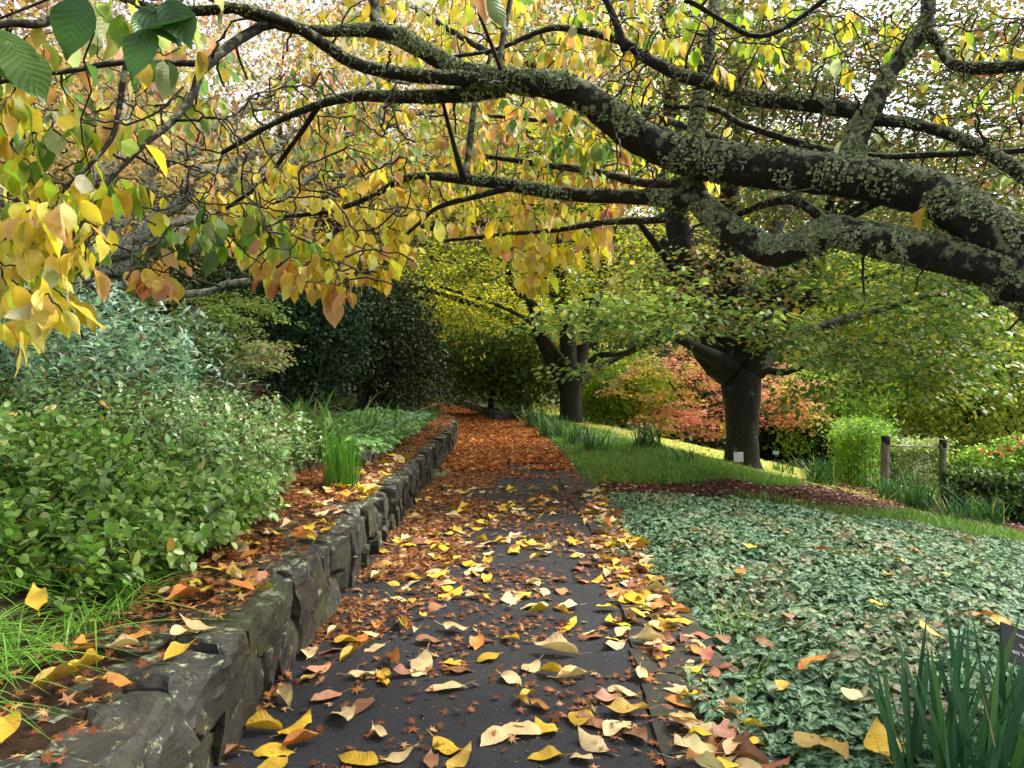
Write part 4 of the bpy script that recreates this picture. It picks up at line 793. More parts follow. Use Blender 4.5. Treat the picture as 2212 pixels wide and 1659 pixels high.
hedge('bright_hedge', 'bright lime green clipped bush in the sun immediately left of the gate', [xy(1820, 19), xy(1815, 17), xy(1850, 15.9), xy(1898, 15.8), xy(1905, 17.5), xy(1880, 19.5)], 1.42, T_NAR, 40, .085, [(4, (.22, .38, .04)), (2, (.34, .48, .05)), (3, (.12, .26, .05))], M['leaf'], 34, 'bush', .3)
hedge('clipped_hedge', 'dark leafy hedge with bright green tips running right from the gate', [xy(2050, 15.4), xy(2050, 16.6), xy(2230, 17.5), xy(2420, 18.2), xy(2480, 16.8), xy(2260, 15.6)], 1.0, T_OV, 26, .085, lambda p: pal(len(p), [(4, (.05, .10, .03)), (2, (.12, .2, .04)), (1, (.30, .42, .08))]), M['leaf_gloss'], 26)
cl = hedge('climber', 'pale cream and green climbing plant scrambling over the wire gate', [xy(1925, 16.6), xy(1925, 17.6), xy(2040, 17.8), xy(2045, 16.9)], 1.35, T_OV, 24, .075, [(3, (.30, .42, .10)), (2, (.50, .58, .34)), (2, (.14, .24, .06)), (1, (.45, .36, .12))], M['leaf'], 22, 'climber')
rd = W(2150, 985, 16.5)
e = empty('flowering_shrub', (rd[0] + .4, 17.6, float(gz(rd[0], 17.6))), 'bright green shrub with coral red flowers standing over the hedge at the right edge', 'shrub')
A = Acc(); c = np.array([W(2190, 980, 17.8), W(2260, 970, 18.2), W(2120, 1000, 17.6)]); P = np.vstack([ell(60, q, (.7, .5, .4), .4) for q in c]); ball(A, T_OV, P, 26, .18, .08, [(3, (.22, .38, .05)), (2, (.36, .5, .12)), (1, (.1, .18, .04))]); A.build('foliage', M['leaf_glow'], e)
A = Acc(); Pf = np.vstack([ell(14, q + [-.1, -.3, .25], (.55, .3, .2), .4) for q in c]); 
for q in Pf: A = Acc(); A.leaves(T_Q, np.repeat(q[None], 12, 0), rdir(12), rdir(12), U(12, .04, .07), pal(12, [(3, (.75, .20, .14)), (1, (.75, .4, .3))])); A.build('flower', M['leaf'], e)
def post(u, vt, vb, d, r, lab):
    b = W(u, vb, d); t = W(u, vt, d); g = float(gz(b[0], d)); e = empty('gate_post', (b[0], b[1], g), lab, 'post', 'gate posts')
    A = Acc(); z = np.linspace(g - .3, t[2], 14); P = np.stack([b[0] + .01 * np.sin(z * 3), np.full(14, b[1]), z], -1)[None]; A.tubes(P, np.full((1, 14), r), 14, bump=.09, bs=9.); A.build('shaft', M['post'], e, smooth=False)
    A = Acc(); P2 = P[:, -1:] + np.array([[[0, 0, .004]], [[0, 0, .0]]]).reshape(1, 2, 3)[:, ::-1] + [0, 0, .002]; P2[0, 0, 2] -= .17; A.tubes(P2, np.full((1, 2), r * 1.04), 14); A.build('weathered_top', M['bark_dark'], e); return b
p1 = post(1912, 942, 1062, 15.6, .085, 'taller weathered timber gate post beside the lime green bush')
p2 = post(2036, 950, 1050, 16.3, .075, 'shorter weathered timber gate post at the end of the dark hedge')
q1, q2 = W(1916, 964, 15.6), W(2032, 965, 16.3); g = empty('wire_gate', (np.array(p1) + p2) / 2, 'rusty wire gate with top rail and diagonal brace hung between two timber posts', 'gate')
A = Acc(); A.tubes(np.linspace(q1, q2, 5)[None], np.full((1, 5), .016), 6); A.build('rail', M['wire'], g)
A = Acc(); A.tubes(np.linspace(W(2030, 966, 16.28), W(1962, 1012, 15.9), 4)[None], np.full((1, 4), .014), 6); A.build('brace', M['wire'], g)
A = Acc()
for k in range(9):
    o = np.array([0, 0, -.08 - .085 * k]); A.tubes(np.linspace(q1 + o, q2 + o, 3)[None], np.full((1, 3), .0022), 3)
for k in range(22):
    a = q1 + (q2 - q1) * (k + .5) / 22; A.tubes(np.linspace(a, a - [0, 0, .8], 3)[None], np.full((1, 3), .0022), 3)
A.build('netting', M['wire'], g)
A = Acc(); a = np.linspace(0, 2 * math.pi * 2.2, 40); P = np.stack([p1[0] + .11 * np.cos(a), p1[1] + .11 * np.sin(a), float(W(1912, 1000, 15.6)[2]) + a * .006], -1)[None]; A.tubes(P, np.full((1, 40), .005), 4); A.build('latch_chain', M['wire'], g)

# ================================================================== SIGNS
def text(s_, size, loc, rot, parent, mat, align='LEFT'):
    cu = bpy.data.curves.new('lettering', 'FONT'); cu.body = s_; cu.size = size; cu.extrude = .0003; cu.align_x = align; cu.offset = .0004
    o = bpy.data.objects.new('lettering', cu); col.objects.link(o); cu.materials.append(mat); o.location = loc; o.rotation_euler = rot; dg = bpy.context.evaluated_depsgraph_get(); me = bpy.data.meshes.new_from_object(o.evaluated_get(dg)); me.materials.clear(); me.materials.append(mat); bpy.data.objects.remove(o)
    o = bpy.data.objects.new('lettering', me); col.objects.link(o); o.location = loc; o.rotation_euler = rot; o.parent = parent; return o
def board(name, label, cat, loc, w, h, tilt, yaw, roll, mat, stake=.25, th=.006):
    e = empty(name, loc, label, cat); e.rotation_euler = (0, 0, yaw)
    pv = bpy.data.objects.new('panel', bpy.data.meshes.new('panel')); col.objects.link(pv)
    import bmesh
    bm = bmesh.new(); bmesh.ops.create_cube(bm, size=1); bmesh.ops.scale(bm, vec=(w, h, th), verts=bm.verts); bmesh.ops.bevel(bm, geom=bm.edges[:], offset=.0015, segments=2, affect='EDGES'); bm.to_mesh(pv.data); bm.free()
    pv.data.materials.append(mat); pv.parent = e; pv.rotation_euler = (math.pi / 2 - tilt, roll, 0); pv.location = (0, 0, h / 2 + stake * .4)
    st = Acc(); st.tubes(np.array([[[0, .012, -.15], [0, .012, h / 2 + stake * .4]]]), np.full((1, 2), .006), 6, C=None); s_ = st.build('stake', M['black']); s_.parent = e
    return e, pv
sgp = G(1577, 1003); ew, pw = board('tree_sign', 'small white information sign with fine print standing in the grass against the beech trunk', 'sign', (sgp[0], sgp[1] - .55, float(gz(sgp[0], sgp[1] - .55))), .185, .19, .12, 0, 0, M['white'], .3)
rr = np.random.default_rng(5)
def rule(parent, x0, x1, y, h, z=.0042, mat='ink'):
    me = bpy.data.meshes.new('lettering'); me.from_pydata([(x0, y, z), (x1, y, z), (x1, y + h, z), (x0, y + h, z)], [], [(0, 1, 2, 3)]); o = bpy.data.objects.new('lettering', me); col.objects.link(o); me.materials.append(M[mat]); o.parent = parent; return o
vs, fs = [], []
def word(x0, x1, y, h):
    k = len(vs); vs.extend([(x0, y, .0042), (x1, y, .0042), (x1, y + h, .0042), (x0, y + h, .0042)]); fs.append((k, k + 1, k + 2, k + 3))
for (a, b) in ((-.083, -.058), (-.054, -.012)): word(a, b, .078, .006)
for (a, b) in ((-.075, -.035),): word(a, b, .063, .006)
for j in range(14):
    x = -.083; y = .048 - j * .0105
    while x < .078 and j != 1:
        w_ = rr.uniform(.006, .018); word(x, min(x + w_, .083), y, .0022); x += w_ + .0035
me = bpy.data.meshes.new('lettering'); me.from_pydata(vs, [], fs); me.materials.append(M['ink']); o = bpy.data.objects.new('lettering', me); col.objects.link(o); o.parent = pw
sp = gp(1676, 985, 19.5); es, ps = board('plant_label', 'tiny pale blue plant label on a stake beside the dark conifer', 'sign', (sp[0], sp[1], sp[2]), .16, .10, .2, 0, 0, M['bluesign'], .7)
bl = W(2222, 1405, 3.05); eb, pb = board('plant_label', 'small black plant label with white lettering tilted among the silver leaves, right edge', 'sign', (bl[0], bl[1], .08), .24, .155, .55, math.radians(-6), math.radians(20), M['black'], .2)
pb.location = (0, 0, float(bl[2]) - .08)
text('Prunus (Sato-zakura)', .0165, (-.062, .042, .0042), (0, 0, 0), pb, M['paint']); text("'Tai Haku'", .0165, (-.042, -.002, .0042), (0, 0, 0), pb, M['paint']); text('Great White Cherry', .025, (-.098, -.036, .0042), (0, 0, 0), pb, M['paint'])

# ================================================================== SILVER GROUND COVER
gc = [(float(xr(y)) - .09 + (.09 * math.sin(y * 5) + .06 * math.sin(y * 11 + 1)) * (y > 2), y) for y in np.linspace(1.2, 8.7, 60)] + wpoly([(1320, 1078), (1430, 1082), (1560, 1094), (1750, 1122), (1950, 1134), (2130, 1166), (2330, 1215), (2520, 1260)]) + [(7.5, 6.5), (6.0, 3.0), (4.5, 1.2)]
blob_sheet('bed_soil', gc, gz, M['soil'], .008, kind='structure')
def lh(x, y): return gz(x, y) + .05 + .08 * sstep(0, .35, x - xr(y)) * sstep(11, 6, y) + .13 * (.5 + .5 * sstep(9, 5, y)) * (n2(x, y, 2.2, 4) + n2(x, y, 6., 5) * .35)
near_poly = gc
P = polysample(gc, 2300, gz); keep = U(len(P)) < np.interp(P[:, 1], [3, 6, 10], [1, .62, .45]); P = P[keep]; n = len(P); P[:, 2] = np.maximum(P[:, 2] + .02, lh(P[:, 0], P[:, 1]) - .09 * U(n) ** 2)
sx = (lh(P[:, 0] + .05, P[:, 1]) - lh(P[:, 0] - .05, P[:, 1])) / .1; sy = (lh(P[:, 0], P[:, 1] + .05) - lh(P[:, 0], P[:, 1] - .05)) / .1
Z = np.stack([-sx, -sy - .15, np.ones(n)], -1) + R.normal(0, .27, (n, 3)); a = U(n, 0, 6.283); Yv = np.stack([np.cos(a), np.sin(a), -.25 + .2 * R.normal(size=n)], -1)
def P_LAM(p):
    n = len(p); k = (vn(p, 3., 6) > .62) & (U(n) < .5); c = pal(n, [(5, (.05, .135, .05)), (3, (.075, .17, .06)), (1, (.12, .19, .06))]); c[k] = pal(int(k.sum()), [(1, (.2, .2, .06)), (1, (.25, .14, .07))]); return c
A = Acc(); A.leaves(T_LAM, P, Yv, Z, .060 * np.exp(R.normal(0, .22, n)) * np.interp(P[:, 1], [3, 9], [1, 1.15]), P_LAM(P)); tag(A.build('silver_ground_cover', M['silver']), 'carpet of silver and green variegated leaves on the right of the path', 'ground cover', kind='stuff')

# ================================================================== GRASS
P_GR = [(5, (.10, .24, .025)), (4, (.16, .33, .04)), (2, (.07, .15, .02)), (1, (.28, .36, .06))]
gpoly = [(float(xr(y)) + .03, y) for y in np.linspace(9.1, 21.5, 16)] + [(1.2, 24), (2.4, 19), (2.8, 16.0), (4.4, 14.2), (5.6, 13.6)] + wpoly([(1800, 1046), (1790, 1052), (1650, 1050), (1480, 1047), (1290, 1046)])
A = Acc(); P = polysample(gpoly, 900, gz); blades(A, P, 0, .085, .007, .8, P_GR, 4)
P = P[(vn(P, 1.2, 2) > .5)][::4]; blades(A, P, 0, .15, .008, .7, P_GR, 5)
tag(A.build('rough_grass', M['grass']), 'rough green grass under the near beech', 'grass', kind='stuff')
rp = wpoly([(1905, 1046), (1960, 1062), (2020, 1080), (2120, 1107), (2330, 1152), (2500, 1195)]) + [(16, 13), (14, 17), (9.3, 16.2), (8.2, 15.6)]
A = Acc(); P = polysample(rp, 500, gz); blades(A, P, 0, .16, .008, .7, [(4, (.16, .34, .04)), (3, (.26, .42, .05)), (1, (.4, .46, .1))], 4)
rs = wpoly([(1560, 1078), (1750, 1098), (1950, 1106), (2130, 1138), (2330, 1184), (2520, 1230), (2520, 1262), (2330, 1212), (2130, 1162), (1950, 1124), (1750, 1112)])
P = polysample(rs, 420, gz); blades(A, P, 0, .12, .007, .8, P_GR, 4); tag(A.build('rough_grass', M['grass']), 'green grass round the daffodil clumps on the right slope', 'grass', kind='stuff')
lp = [(-1.72, 2.2), (-1.66, 3.0), (-1.7, 3.5), (-2.3, 3.7), (-3.0, 3.9), (-4.8, 4.1), (-4.8, 2.4), (-3, 1.6)]
A = Acc(); P = polysample(lp, 1500, bz); P = P[vn(P, 3.2, 5) > .38]; blades(A, P, 0, .15, .006, 1.7, [(4, (.14, .34, .03)), (4, (.25, .46, .07)), (2, (.09, .2, .03))], 7, curl=1.2)
tag(A.build('lawn_grass', M['grass']), 'lush drooping grass on the bed above the near end of the wall', 'grass', kind='stuff')
A = Acc(); P = polysample([(1.1, 3.4), (1.35, 3.3), (1.75, 4.2), (1.5, 5.0), (1.2, 4.4)], 900, lambda x, y: lh(x, y) - .08); P = P[vn(P, 3., 5) > .5]; blades(A, P, 0, .24, .004, 1.3, [(1, (.16, .34, .04)), (1, (.26, .44, .08))], 7, curl=1.)
tag(A.build('grass_tuft', M['grass']), 'thin fresh grass growing through the edge of the silver ground cover', 'grass', kind='stuff')
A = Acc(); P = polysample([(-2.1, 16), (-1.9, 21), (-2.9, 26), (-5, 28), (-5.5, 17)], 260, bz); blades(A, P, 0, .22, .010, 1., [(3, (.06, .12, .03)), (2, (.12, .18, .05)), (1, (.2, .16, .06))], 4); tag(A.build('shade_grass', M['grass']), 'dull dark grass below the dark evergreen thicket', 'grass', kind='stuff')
A = Acc(); P = polysample(lawn, 60, gz); P = P[P[:, 1] < 26]; blades(A, P, 0, .05, .012, .8, [(3, (.34, .52, .06)), (2, (.44, .56, .08)), (1, (.45, .3, .1))], 3); tag(A.build('lawn_blades', M['grass']), 'short sunlit lawn grass mixed with fallen leaves', 'grass', kind='stuff')

# ================================================================== STRAP-LEAVED CLUMPS
P_IRIS = [(5, (.035, .11, .05)), (3, (.055, .15, .065)), (1, (.09, .19, .06)), (.25, (.30, .24, .10))]
P_DAF = [(5, (.03, .10, .03)), (3, (.06, .16, .04)), (1, (.12, .24, .05)), (.4, (.35, .3, .1))]
def clump(name, label, base, n, rad, h, w, lean, palette, mat='blade', cat='plant', group=None, curl=.35, K=7):
    e = empty(name, base, label, cat, group); a = U(n, 0, 6.283); r = rad * np.sqrt(U(n)); P = np.array(base) + np.stack([np.cos(a) * r, np.sin(a) * r, np.full(n, -.02)], -1)
    A = Acc(); blades(A, P, 0, h, w, lean, palette, K, curl=curl); o = A.build('leaves', M[mat], e); return e
nb = np.array([1.66, 2.42, .0]); clump('iris_clump', 'large clump of upright blue green strap leaves in the near right corner', nb, 120, .36, .58, .025, .5, P_IRIS, K=10, curl=.15)
clump('iris_clump', 'short tuft of young strap leaves left of the large near clump', (1.22, 2.35, 0), 9, .07, .30, .016, .3, P_IRIS, K=8)
def atg(u, v, zf=gz): return G(u, v, zf)
clump('rush_clump', 'upright clump of fine bright green rushes at the edge of the leafy ledge', atg(735, 1062, bz), 230, .15, .50, .0075, .28, [(4, (.09, .25, .03)), (3, (.14, .33, .04)), (1, (.05, .14, .02))], K=7, curl=.15)
daf = [(1105, 905, .30, 40, 'stiff green clump beside the end of the far low wall'), (1160, 928, .45, 90, 'tall daffodil clump at the path edge left of the farther beech'), (1195, 950, .42, 90, 'dense daffodil clump nearest the farther beech foot'), (1248, 962, .36, 70, 'daffodil clump with white flowers before the farther beech trunk'), (1285, 975, .3, 40, 'thin daffodil clump right of the farther beech trunk'), (1400, 968, .36, 80, 'arching daffodil clump halfway between the two beeches'), (1470, 1000, .2, 30, 'small daffodil tuft left of the white sign'),
       (1772, 1046, .42, 90, 'bold daffodil clump at the end of the grass above the mulch track'), (1690, 1020, .2, 26, 'short daffodil tuft right of the near beech trunk'), (1935, 1085, .40, 70, 'daffodil clump at the foot of the taller gate post'), (1985, 1102, .42, 90, 'daffodil clump below the gate, beside the mulch'), (2040, 1082, .36, 70, 'daffodil clump in front of the wire gate'), (2085, 1098, .48, 90, 'upright daffodil clump below the shorter gate post'), (2060, 1128, .3, 50, 'low blue green daffodil tuft by the mulch track'), (2130, 1132, .38, 80, 'dark daffodil clump leaning over the mulch near the right edge'), (2185, 1100, .45, 90, 'broad daffodil clump before the dark hedge'), (2240, 1120, .4, 60, 'daffodil clump at the right edge of the slope'), (1960, 1060, .35, 60, 'daffodil clump crowding the bottom of the gate')]
for u, v, h, n, lab in daf:
    b = atg(u, v); clump('daffodil_clump', lab, b, int(n * 1.5), .2 + .25 * h, h * 1.35, .02, .65, P_DAF, group='daffodil clumps on the slope', curl=.5)
fl = empty('snowflake_flowers', atg(1330, 965), 'scattered small white nodding flowers in the grass between the two beeches', 'flowers'); fl['kind'] = 'stuff'; A = Acc()
P = np.array([atg(R.uniform(1255, 1420), R.uniform(945, 975)) for _ in range(42)] + [atg(R.uniform(1930, 2150), R.uniform(1060, 1100)) for _ in range(60)]); H = U(len(P), .2, .42)
k = len(P) * 4; pt = np.repeat(P + np.stack([0 * H, 0 * H, H], -1), 4, 0); A.leaves(T_Q, pt, rdir(k) * [1, 1, .3] - [0, 0, .6], rdir(k), U(k, .022, .034), np.tile([.75, .77, .74], (k, 1))); A.build('blossoms', M['leaf'], fl)
A = Acc(); A.tubes(P[:, None] + np.array([0, 0, 1.])[None, None] * (H[:, None] * np.linspace(0, 1, 4)[None])[..., None], np.full((len(P), 4), .0022), 3); A.build('stalks', M['grass'], fl)
stl = [(680, 868, 8.6, 'arching broad strap leaves at the left of the row'), (730, 866, 9.6, 'arching broad strap leaves, middle of the row'), (780, 884, 9.4, 'arching broad strap leaves in front of the dark thicket'), (815, 892, 10.4, 'arching broad strap leaves nearest the path'), (640, 870, 9.8, 'arching broad strap leaves behind the seed headed shrub')]
for u, v, d, lab in stl:
    b = gp(u, v, d, bz); clump('crocosmia_clump', lab, b, 60, .3, .60, .045, 1.05, [(3, (.12, .25, .06)), (3, (.18, .32, .08)), (2, (.08, .17, .04))], group='arching strap leaved plants on the bed', curl=.9, K=9)
# hellebores: rosettes of divided leaves on short stalks
def rosette(base, n, h, size, palette, A, AS):
    a = U(n, 0, 6.283); r = U(n, .05, .24); tip = np.array(base) + np.stack([np.cos(a) * r, np.sin(a) * r, U(n, .5, 1.) * h], -1); b = np.tile(base, (n, 1)) + R.normal(0, .02, (n, 3))
    AS.tubes(b[:, None] + (tip - b)[:, None] * np.linspace(0, 1, 4)[None, :, None], np.full((n, 4), .004), 3)
    for j in range(7):
        q = a + (j - 3) * .62 + R.normal(0, .1, n); Yv = np.stack([np.cos(q), np.sin(q), np.full(n, -.05 - .2 * abs(j - 3) / 3) + R.normal(0, .15, n)], -1)
        A.leaves(T_NAR, tip, Yv, np.tile([0, 0, 1.], (n, 1)) + R.normal(0, .15, (n, 3)), size * (1 - .08 * abs(j - 3)) * np.exp(R.normal(0, .1, n)), pal(n, palette), np.full(n, 1.15))
hb_spots = []
for _ in range(400):
    u, v = R.uniform(700, 955), R.uniform(895, 1010)
    if not inpoly(u, v, [(700, 935), (760, 905), (840, 895), (940, 905), (955, 925), (915, 955), (870, 985), (840, 1005), (790, 1000), (760, 960), (705, 960)]): continue
    p = G(u, v + 22, bz)
    if p[0] > xl(p[1]) - .46: continue
    if all(np.hypot(*(p[:2] - q[:2])) > .26 for q in hb_spots): hb_spots.append(p)
hdesc = ['bright green', 'blue green', 'deep green', 'pale green']; hwhere = ['toward the path', 'toward the dark thicket', 'near the rushes', 'in the middle of the patch']
for i, p in enumerate(hb_spots):
    c = i % 4; w = 0 if p[0] > xl(p[1]) - .95 else 1 if p[1] > 11 else 2 if p[1] < 8 else 3
    e = empty('hellebore', p, '%s hellebore on the left bed, %s, %s' % (hdesc[c], hwhere[w], ['behind its neighbours', 'before its neighbours', 'among its neighbours'][i % 3]), 'plant', 'hellebores on the left bed'); A, AS = Acc(), Acc()
    rosette(p, 17, .34, .12, [[(1, (.30, .54, .10)), (1, (.22, .44, .09))], [(1, (.14, .32, .17)), (1, (.28, .46, .3))], [(1, (.10, .25, .07)), (1, (.15, .30, .1))], [(1, (.34, .52, .22)), (1, (.22, .42, .14))]][c], A, AS)
    A.build('foliage', M['leaf_wet'], e); AS.build('stalks', M['blade'], e)
for u, v, lab in ((925, 1037, 'small ivy like weed sprouting at the foot of the wall'), (838, 1350, 'tiny green weed growing from a gap in the wall')):
    p = G(u, v, lambda x, y: 0.) if u > 900 else G(u, v, lambda x, y: .2); p[0] = max(p[0], float(xl(p[1])) + .03)
    if u < 900: continue
    e = empty('wall_weed', p, lab, 'plant'); A, AS = Acc(), Acc(); rosette(p, 14, .14, .05, [(1, (.16, .34, .08)), (1, (.24, .4, .14))], A, AS); A.build('foliage', M['leaf_wet'], e); AS.build('stalks', M['blade'], e)

# ================================================================== FALLEN LEAVES
L_OR = [(5, (.32, .085, .018)), (4, (.44, .14, .025)), (3.5, (.17, .045, .015)), (2, (.46, .24, .09)), (1, (.54, .38, .11))]
def litter(P, size, palette, A, T=T_ST, zj=.35, lift=.012):
    n = len(P); a = U(n, 0, 6.283); P = P.copy(); P[:, 2] += U(n, .002, lift); A.leaves(T, P, np.stack([np.cos(a), np.sin(a), R.normal(0, .15, n)], -1), np.array([0, 0, 1.]) + R.normal(0, zj, (n, 3)), size * np.exp(R.normal(0, .22, n)), pal(n, palette), None)
A = Acc()
def zpath(x, y): return np.full(np.shape(x), .016)
# density grows with distance: bare near the lens, a full carpet from 12 m on
Y_ = U(150000, 1.8, 40); X_ = xl(Y_) + .0 + (xr(Y_) - xl(Y_)) * U(len(Y_)); side = (X_ - xl(Y_)) / (xr(Y_) - xl(Y_))
dens = np.interp(Y_, [1.8, 3.2, 5, 8, 10.5, 13, 15, 31, 33, 40], [.03, .06, .13, .30, .62, 1, 1, 1, .2, .05]) * (1 + 2.6 * sstep(.34, .0, side) * (Y_ < 14) + 4.5 * sstep(.80, .97, side) * (Y_ < 14))
dens *= np.where((Y_ > 5.5) & (Y_ < 12.5), np.interp(side, [0, .25, .45, .8, .9, 1], [1.9, 1.6, .6, .35, .8, 1.2]), 1)
dens *= np.where(Y_ < 12, .25 + 1.7 * sstep(.42, .62, vn(np.stack([X_, Y_, 0 * X_], -1), 2.4, 3)), 1)
m = U(len(Y_)) < np.minimum(dens, 1); X_, Y_ = X_[m], Y_[m]; P = np.stack([X_, Y_, .016 + .012 * n2(X_, Y_, 1.2)], -1)
f = P[:, 1] > 11; litter(P[~f], .056, [(4, (.22, .08, .03)), (3, (.32, .13, .04)), (3, (.12, .04, .02)), (2, (.42, .24, .09))], A, T_ST, .35); litter(P[f], .075, L_OR, A, T_Q + T_ST[:1], .35, .04)
Y_ = R.uniform(3.4, 9.2, 1500); X_ = xl(Y_) + .05 + (xr(Y_) - xl(Y_)) * U(1500); P = np.stack([X_, Y_, 0 * X_ + .02], -1); P = P[(vn(P, 2.2, 9) > .47) & (U(1500) < np.interp(Y_, [3.4, 5, 7, 9.2], [.25, .5, .4, .12]))][:210]
litter(P, .125, [(4, (.62, .42, .04)), (4, (.66, .50, .26)), (1, (.56, .24, .06)), (1.5, (.30, .14, .07))], A, T_FALL, .16, .02)
Y_ = U(150, 2.6, 9.); P2 = np.stack([xr(Y_) - U(150, -.02, .26), Y_, 0 * Y_ + .03], -1); litter(P2, .125, [(4, (.62, .42, .04)), (3, (.62, .46, .24)), (2, (.5, .22, .07)), (2.5, (.28, .12, .07))], A, T_FALL, .2, .03)
P = P[:90] * [0, 1, 0]; P[:, 0] = xl(P[:, 1]) - U(len(P), .08, .5); P[:, 2] = bz(P[:, 0], P[:, 1]) + .04; litter(P, .12, [(4, (.62, .42, .04)), (3, (.66, .50, .26)), (1, (.56, .24, .06))], A, T_FALL, .4, .04)
Y_ = U(5000, 1.9, 9); X_ = xl(Y_) + (xr(Y_) - xl(Y_)) * U(5000); litter(np.stack([X_, Y_, 0 * X_ + .016], -1), .012, [(3, (.10, .06, .03)), (2, (.22, .13, .06)), (2, (.05, .04, .03))], A, T_Q, .3, .004)
# patch between the far low wall and the daffodils
P = polysample([(-.6, 21.4), (.5, 21.2), (.9, 23.5), (-.2, 25), (-.6, 23)], 900, gz); litter(P, .075, L_OR, A, T_Q, .4, .05)
# the ledge on top of the wall
Y_ = U(34000, 1.3, 21); X_ = xl(Y_) - .08 - U(len(Y_)) ** .8 * np.interp(Y_, [1, 4, 6, 12, 21], [.5, .5, .9, .62, .5]); P = np.stack([X_, Y_, bz(X_, Y_) + .035], -1)
P = P[U(len(P)) < np.interp(P[:, 1], [1.5, 4, 6, 9, 21], [.10, .25, .85, 1, .9]) * (.35 + sstep(.35, .6, vn(P, 3., 2)))]; litter(P, .055, [(4, (.20, .07, .025)), (3, (.28, .11, .035)), (3, (.14, .045, .018)), (2, (.44, .24, .09))], A, T_ST, .35, .02)
# thin scatter over beds, mulch and lawn
P = polysample(mulw, 420, gz); litter(P, .06, [(4, (.08, .025, .015)), (3, (.14, .045, .025)), (1.0, (.5, .38, .32)), (1, (.32, .12, .05))], A, T_Q, .35, .03)
P = polysample(gpoly, 26, gz); litter(P, .06, L_OR, A, T_ST, .4, .12); P = polysample(lawn, 30, gz); litter(P, .09, [(2, (.5, .3, .1)), (1, (.4, .15, .05))], A, T_Q, .3, .03)
P = polysample([(float(xr(y)) - .02, y) for y in np.linspace(7, 14, 8)] + [(1.6, 14), (2.1, 9)], 90, gz); litter(P, .06, L_OR, A, T_ST, .4, .05)
tag(A.build('leaf_litter', M['litter']), 'orange and brown small maple leaves littering the path, ledge and track', 'leaf litter', kind='stuff')

LC = {'yellow': (.62, .40, .035), 'cream': (.62, .47, .24), 'orange': (.56, .22, .05), 'brown': (.26, .12, .06), 'pink': (.50, .24, .15), 'mustard': (.45, .30, .06), 'red': (.5, .07, .03)}
FM = {}
for cn, c in LC.items():
    for j, t in enumerate(T_FALL):
        me_tv = t[0].copy(); A = Acc(); k = len(me_tv); hue = np.clip(np.array(c) * np.exp(R.normal(0, .12)) * np.exp(R.normal(0, .06, (k, 1))), 0, .85); A.add(me_tv - [0, .5, 0], t[1], t[2], hue, t[3])
        o = A.build('fallen_leaf', M['fallen']); FM[cn, j] = o.data; bpy.data.objects.remove(o)
import mathutils
SHAPE = ['flat', 'arched', 'folded', 'curled', 'turned over', 'twisted']
def fleaf(cn, j, p, size, where, ang=None, tilt=.16, lab=None, g='fallen cherry leaves'):
    o = bpy.data.objects.new('fallen_leaf', FM[cn, j]); col.objects.link(o)
    q = R.normal(0, tilt, 2) * .85; o.rotation_euler = (q[0], q[1], R.uniform(0, 6.283) if ang is None else ang)
    o.location = (float(p[0]), float(p[1]), float(p[2]) + size * (.02 + .3 * abs(q[0])) + .002); o.scale = (size,) * 3
    an = (o.rotation_euler[2] + .785) % 6.2832; an = ['ahead', 'toward the wall', 'toward the lens', 'rightward'][int(an // 1.5708) % 4]
    sw = 'large' if size > .165 else 'small' if size < .12 else 'middling'
    return tag(o, lab or '%s %s %s fallen leaf, tip %s, %s' % (sw, SHAPE[j], cn, an, where), 'leaf', g)
hand = [(640, 1570, 'yellow', .20), (560, 1580, 'yellow', .17), (600, 1620, 'yellow', .17), (655, 1605, 'orange', .15), (500, 1632, 'brown', .12), (780, 1528, 'brown', .16), (740, 1545, 'cream', .20), (705, 1508, 'pink', .15), (612, 1515, 'cream', .16), (820, 1588, 'cream', .12), (857, 1637, 'cream', .13), (930, 1650, 'brown', .12), (995, 1648, 'mustard', .17), (1070, 1592, 'cream', .17), (1125, 1580, 'cream', .19), (1115, 1560, 'cream', .16), (1180, 1635, 'yellow', .14), (1280, 1608, 'cream', .16), (1255, 1550, 'yellow', .17), (1290, 1562, 'brown', .17), (1335, 1572, 'cream', .18), (1350, 1540, 'mustard', .19), (1370, 1585, 'brown', .16), (1310, 1512, 'pink', .14), (1350, 1498, 'cream', .15), (1140, 1506, 'yellow', .11), (1168, 1530, 'orange', .13), (1130, 1520, 'mustard', .10), (960, 1487, 'cream', .17), (1105, 1470, 'cream', .15), (1145, 1443, 'cream', .15), (1200, 1410, 'cream', .22), (1240, 1463, 'cream', .16), (1100, 1380, 'yellow', .14), (785, 1462, 'cream', .14), (910, 1440, 'cream', .19), (972, 1428, 'yellow', .16), (990, 1448, 'brown', .15), (870, 1458, 'brown', .13), (760, 1418, 'yellow', .15), (670, 1408, 'cream', .18), (765, 1385, 'yellow', .20), (800, 1365, 'cream', .18), (930, 1385, 'brown', .15), (985, 1362, 'cream', .18), (1030, 1390, 'orange', .15), (1225, 1352, 'yellow', .17), (1270, 1372, 'brown', .15),
        (1500, 1548, 'mustard', .20), (1480, 1525, 'orange', .17), (1520, 1500, 'pink', .18), (1475, 1458, 'yellow', .20), (1440, 1425, 'yellow', .16), (1455, 1490, 'cream', .16), (1400, 1390, 'cream', .18), (1415, 1362, 'yellow', .16), (1430, 1335, 'cream', .16), (1445, 1312, 'orange', .14), (1565, 1590, 'pink', .19), (1530, 1648, 'cream', .22), (1480, 1610, 'cream', .15), (1580, 1560, 'yellow', .18), (1385, 1462, 'cream', .14), (1545, 1615, 'brown', .18), (1600, 1645, 'brown', .2), (1440, 1540, 'brown', .15), (1510, 1575, 'cream', .18)]
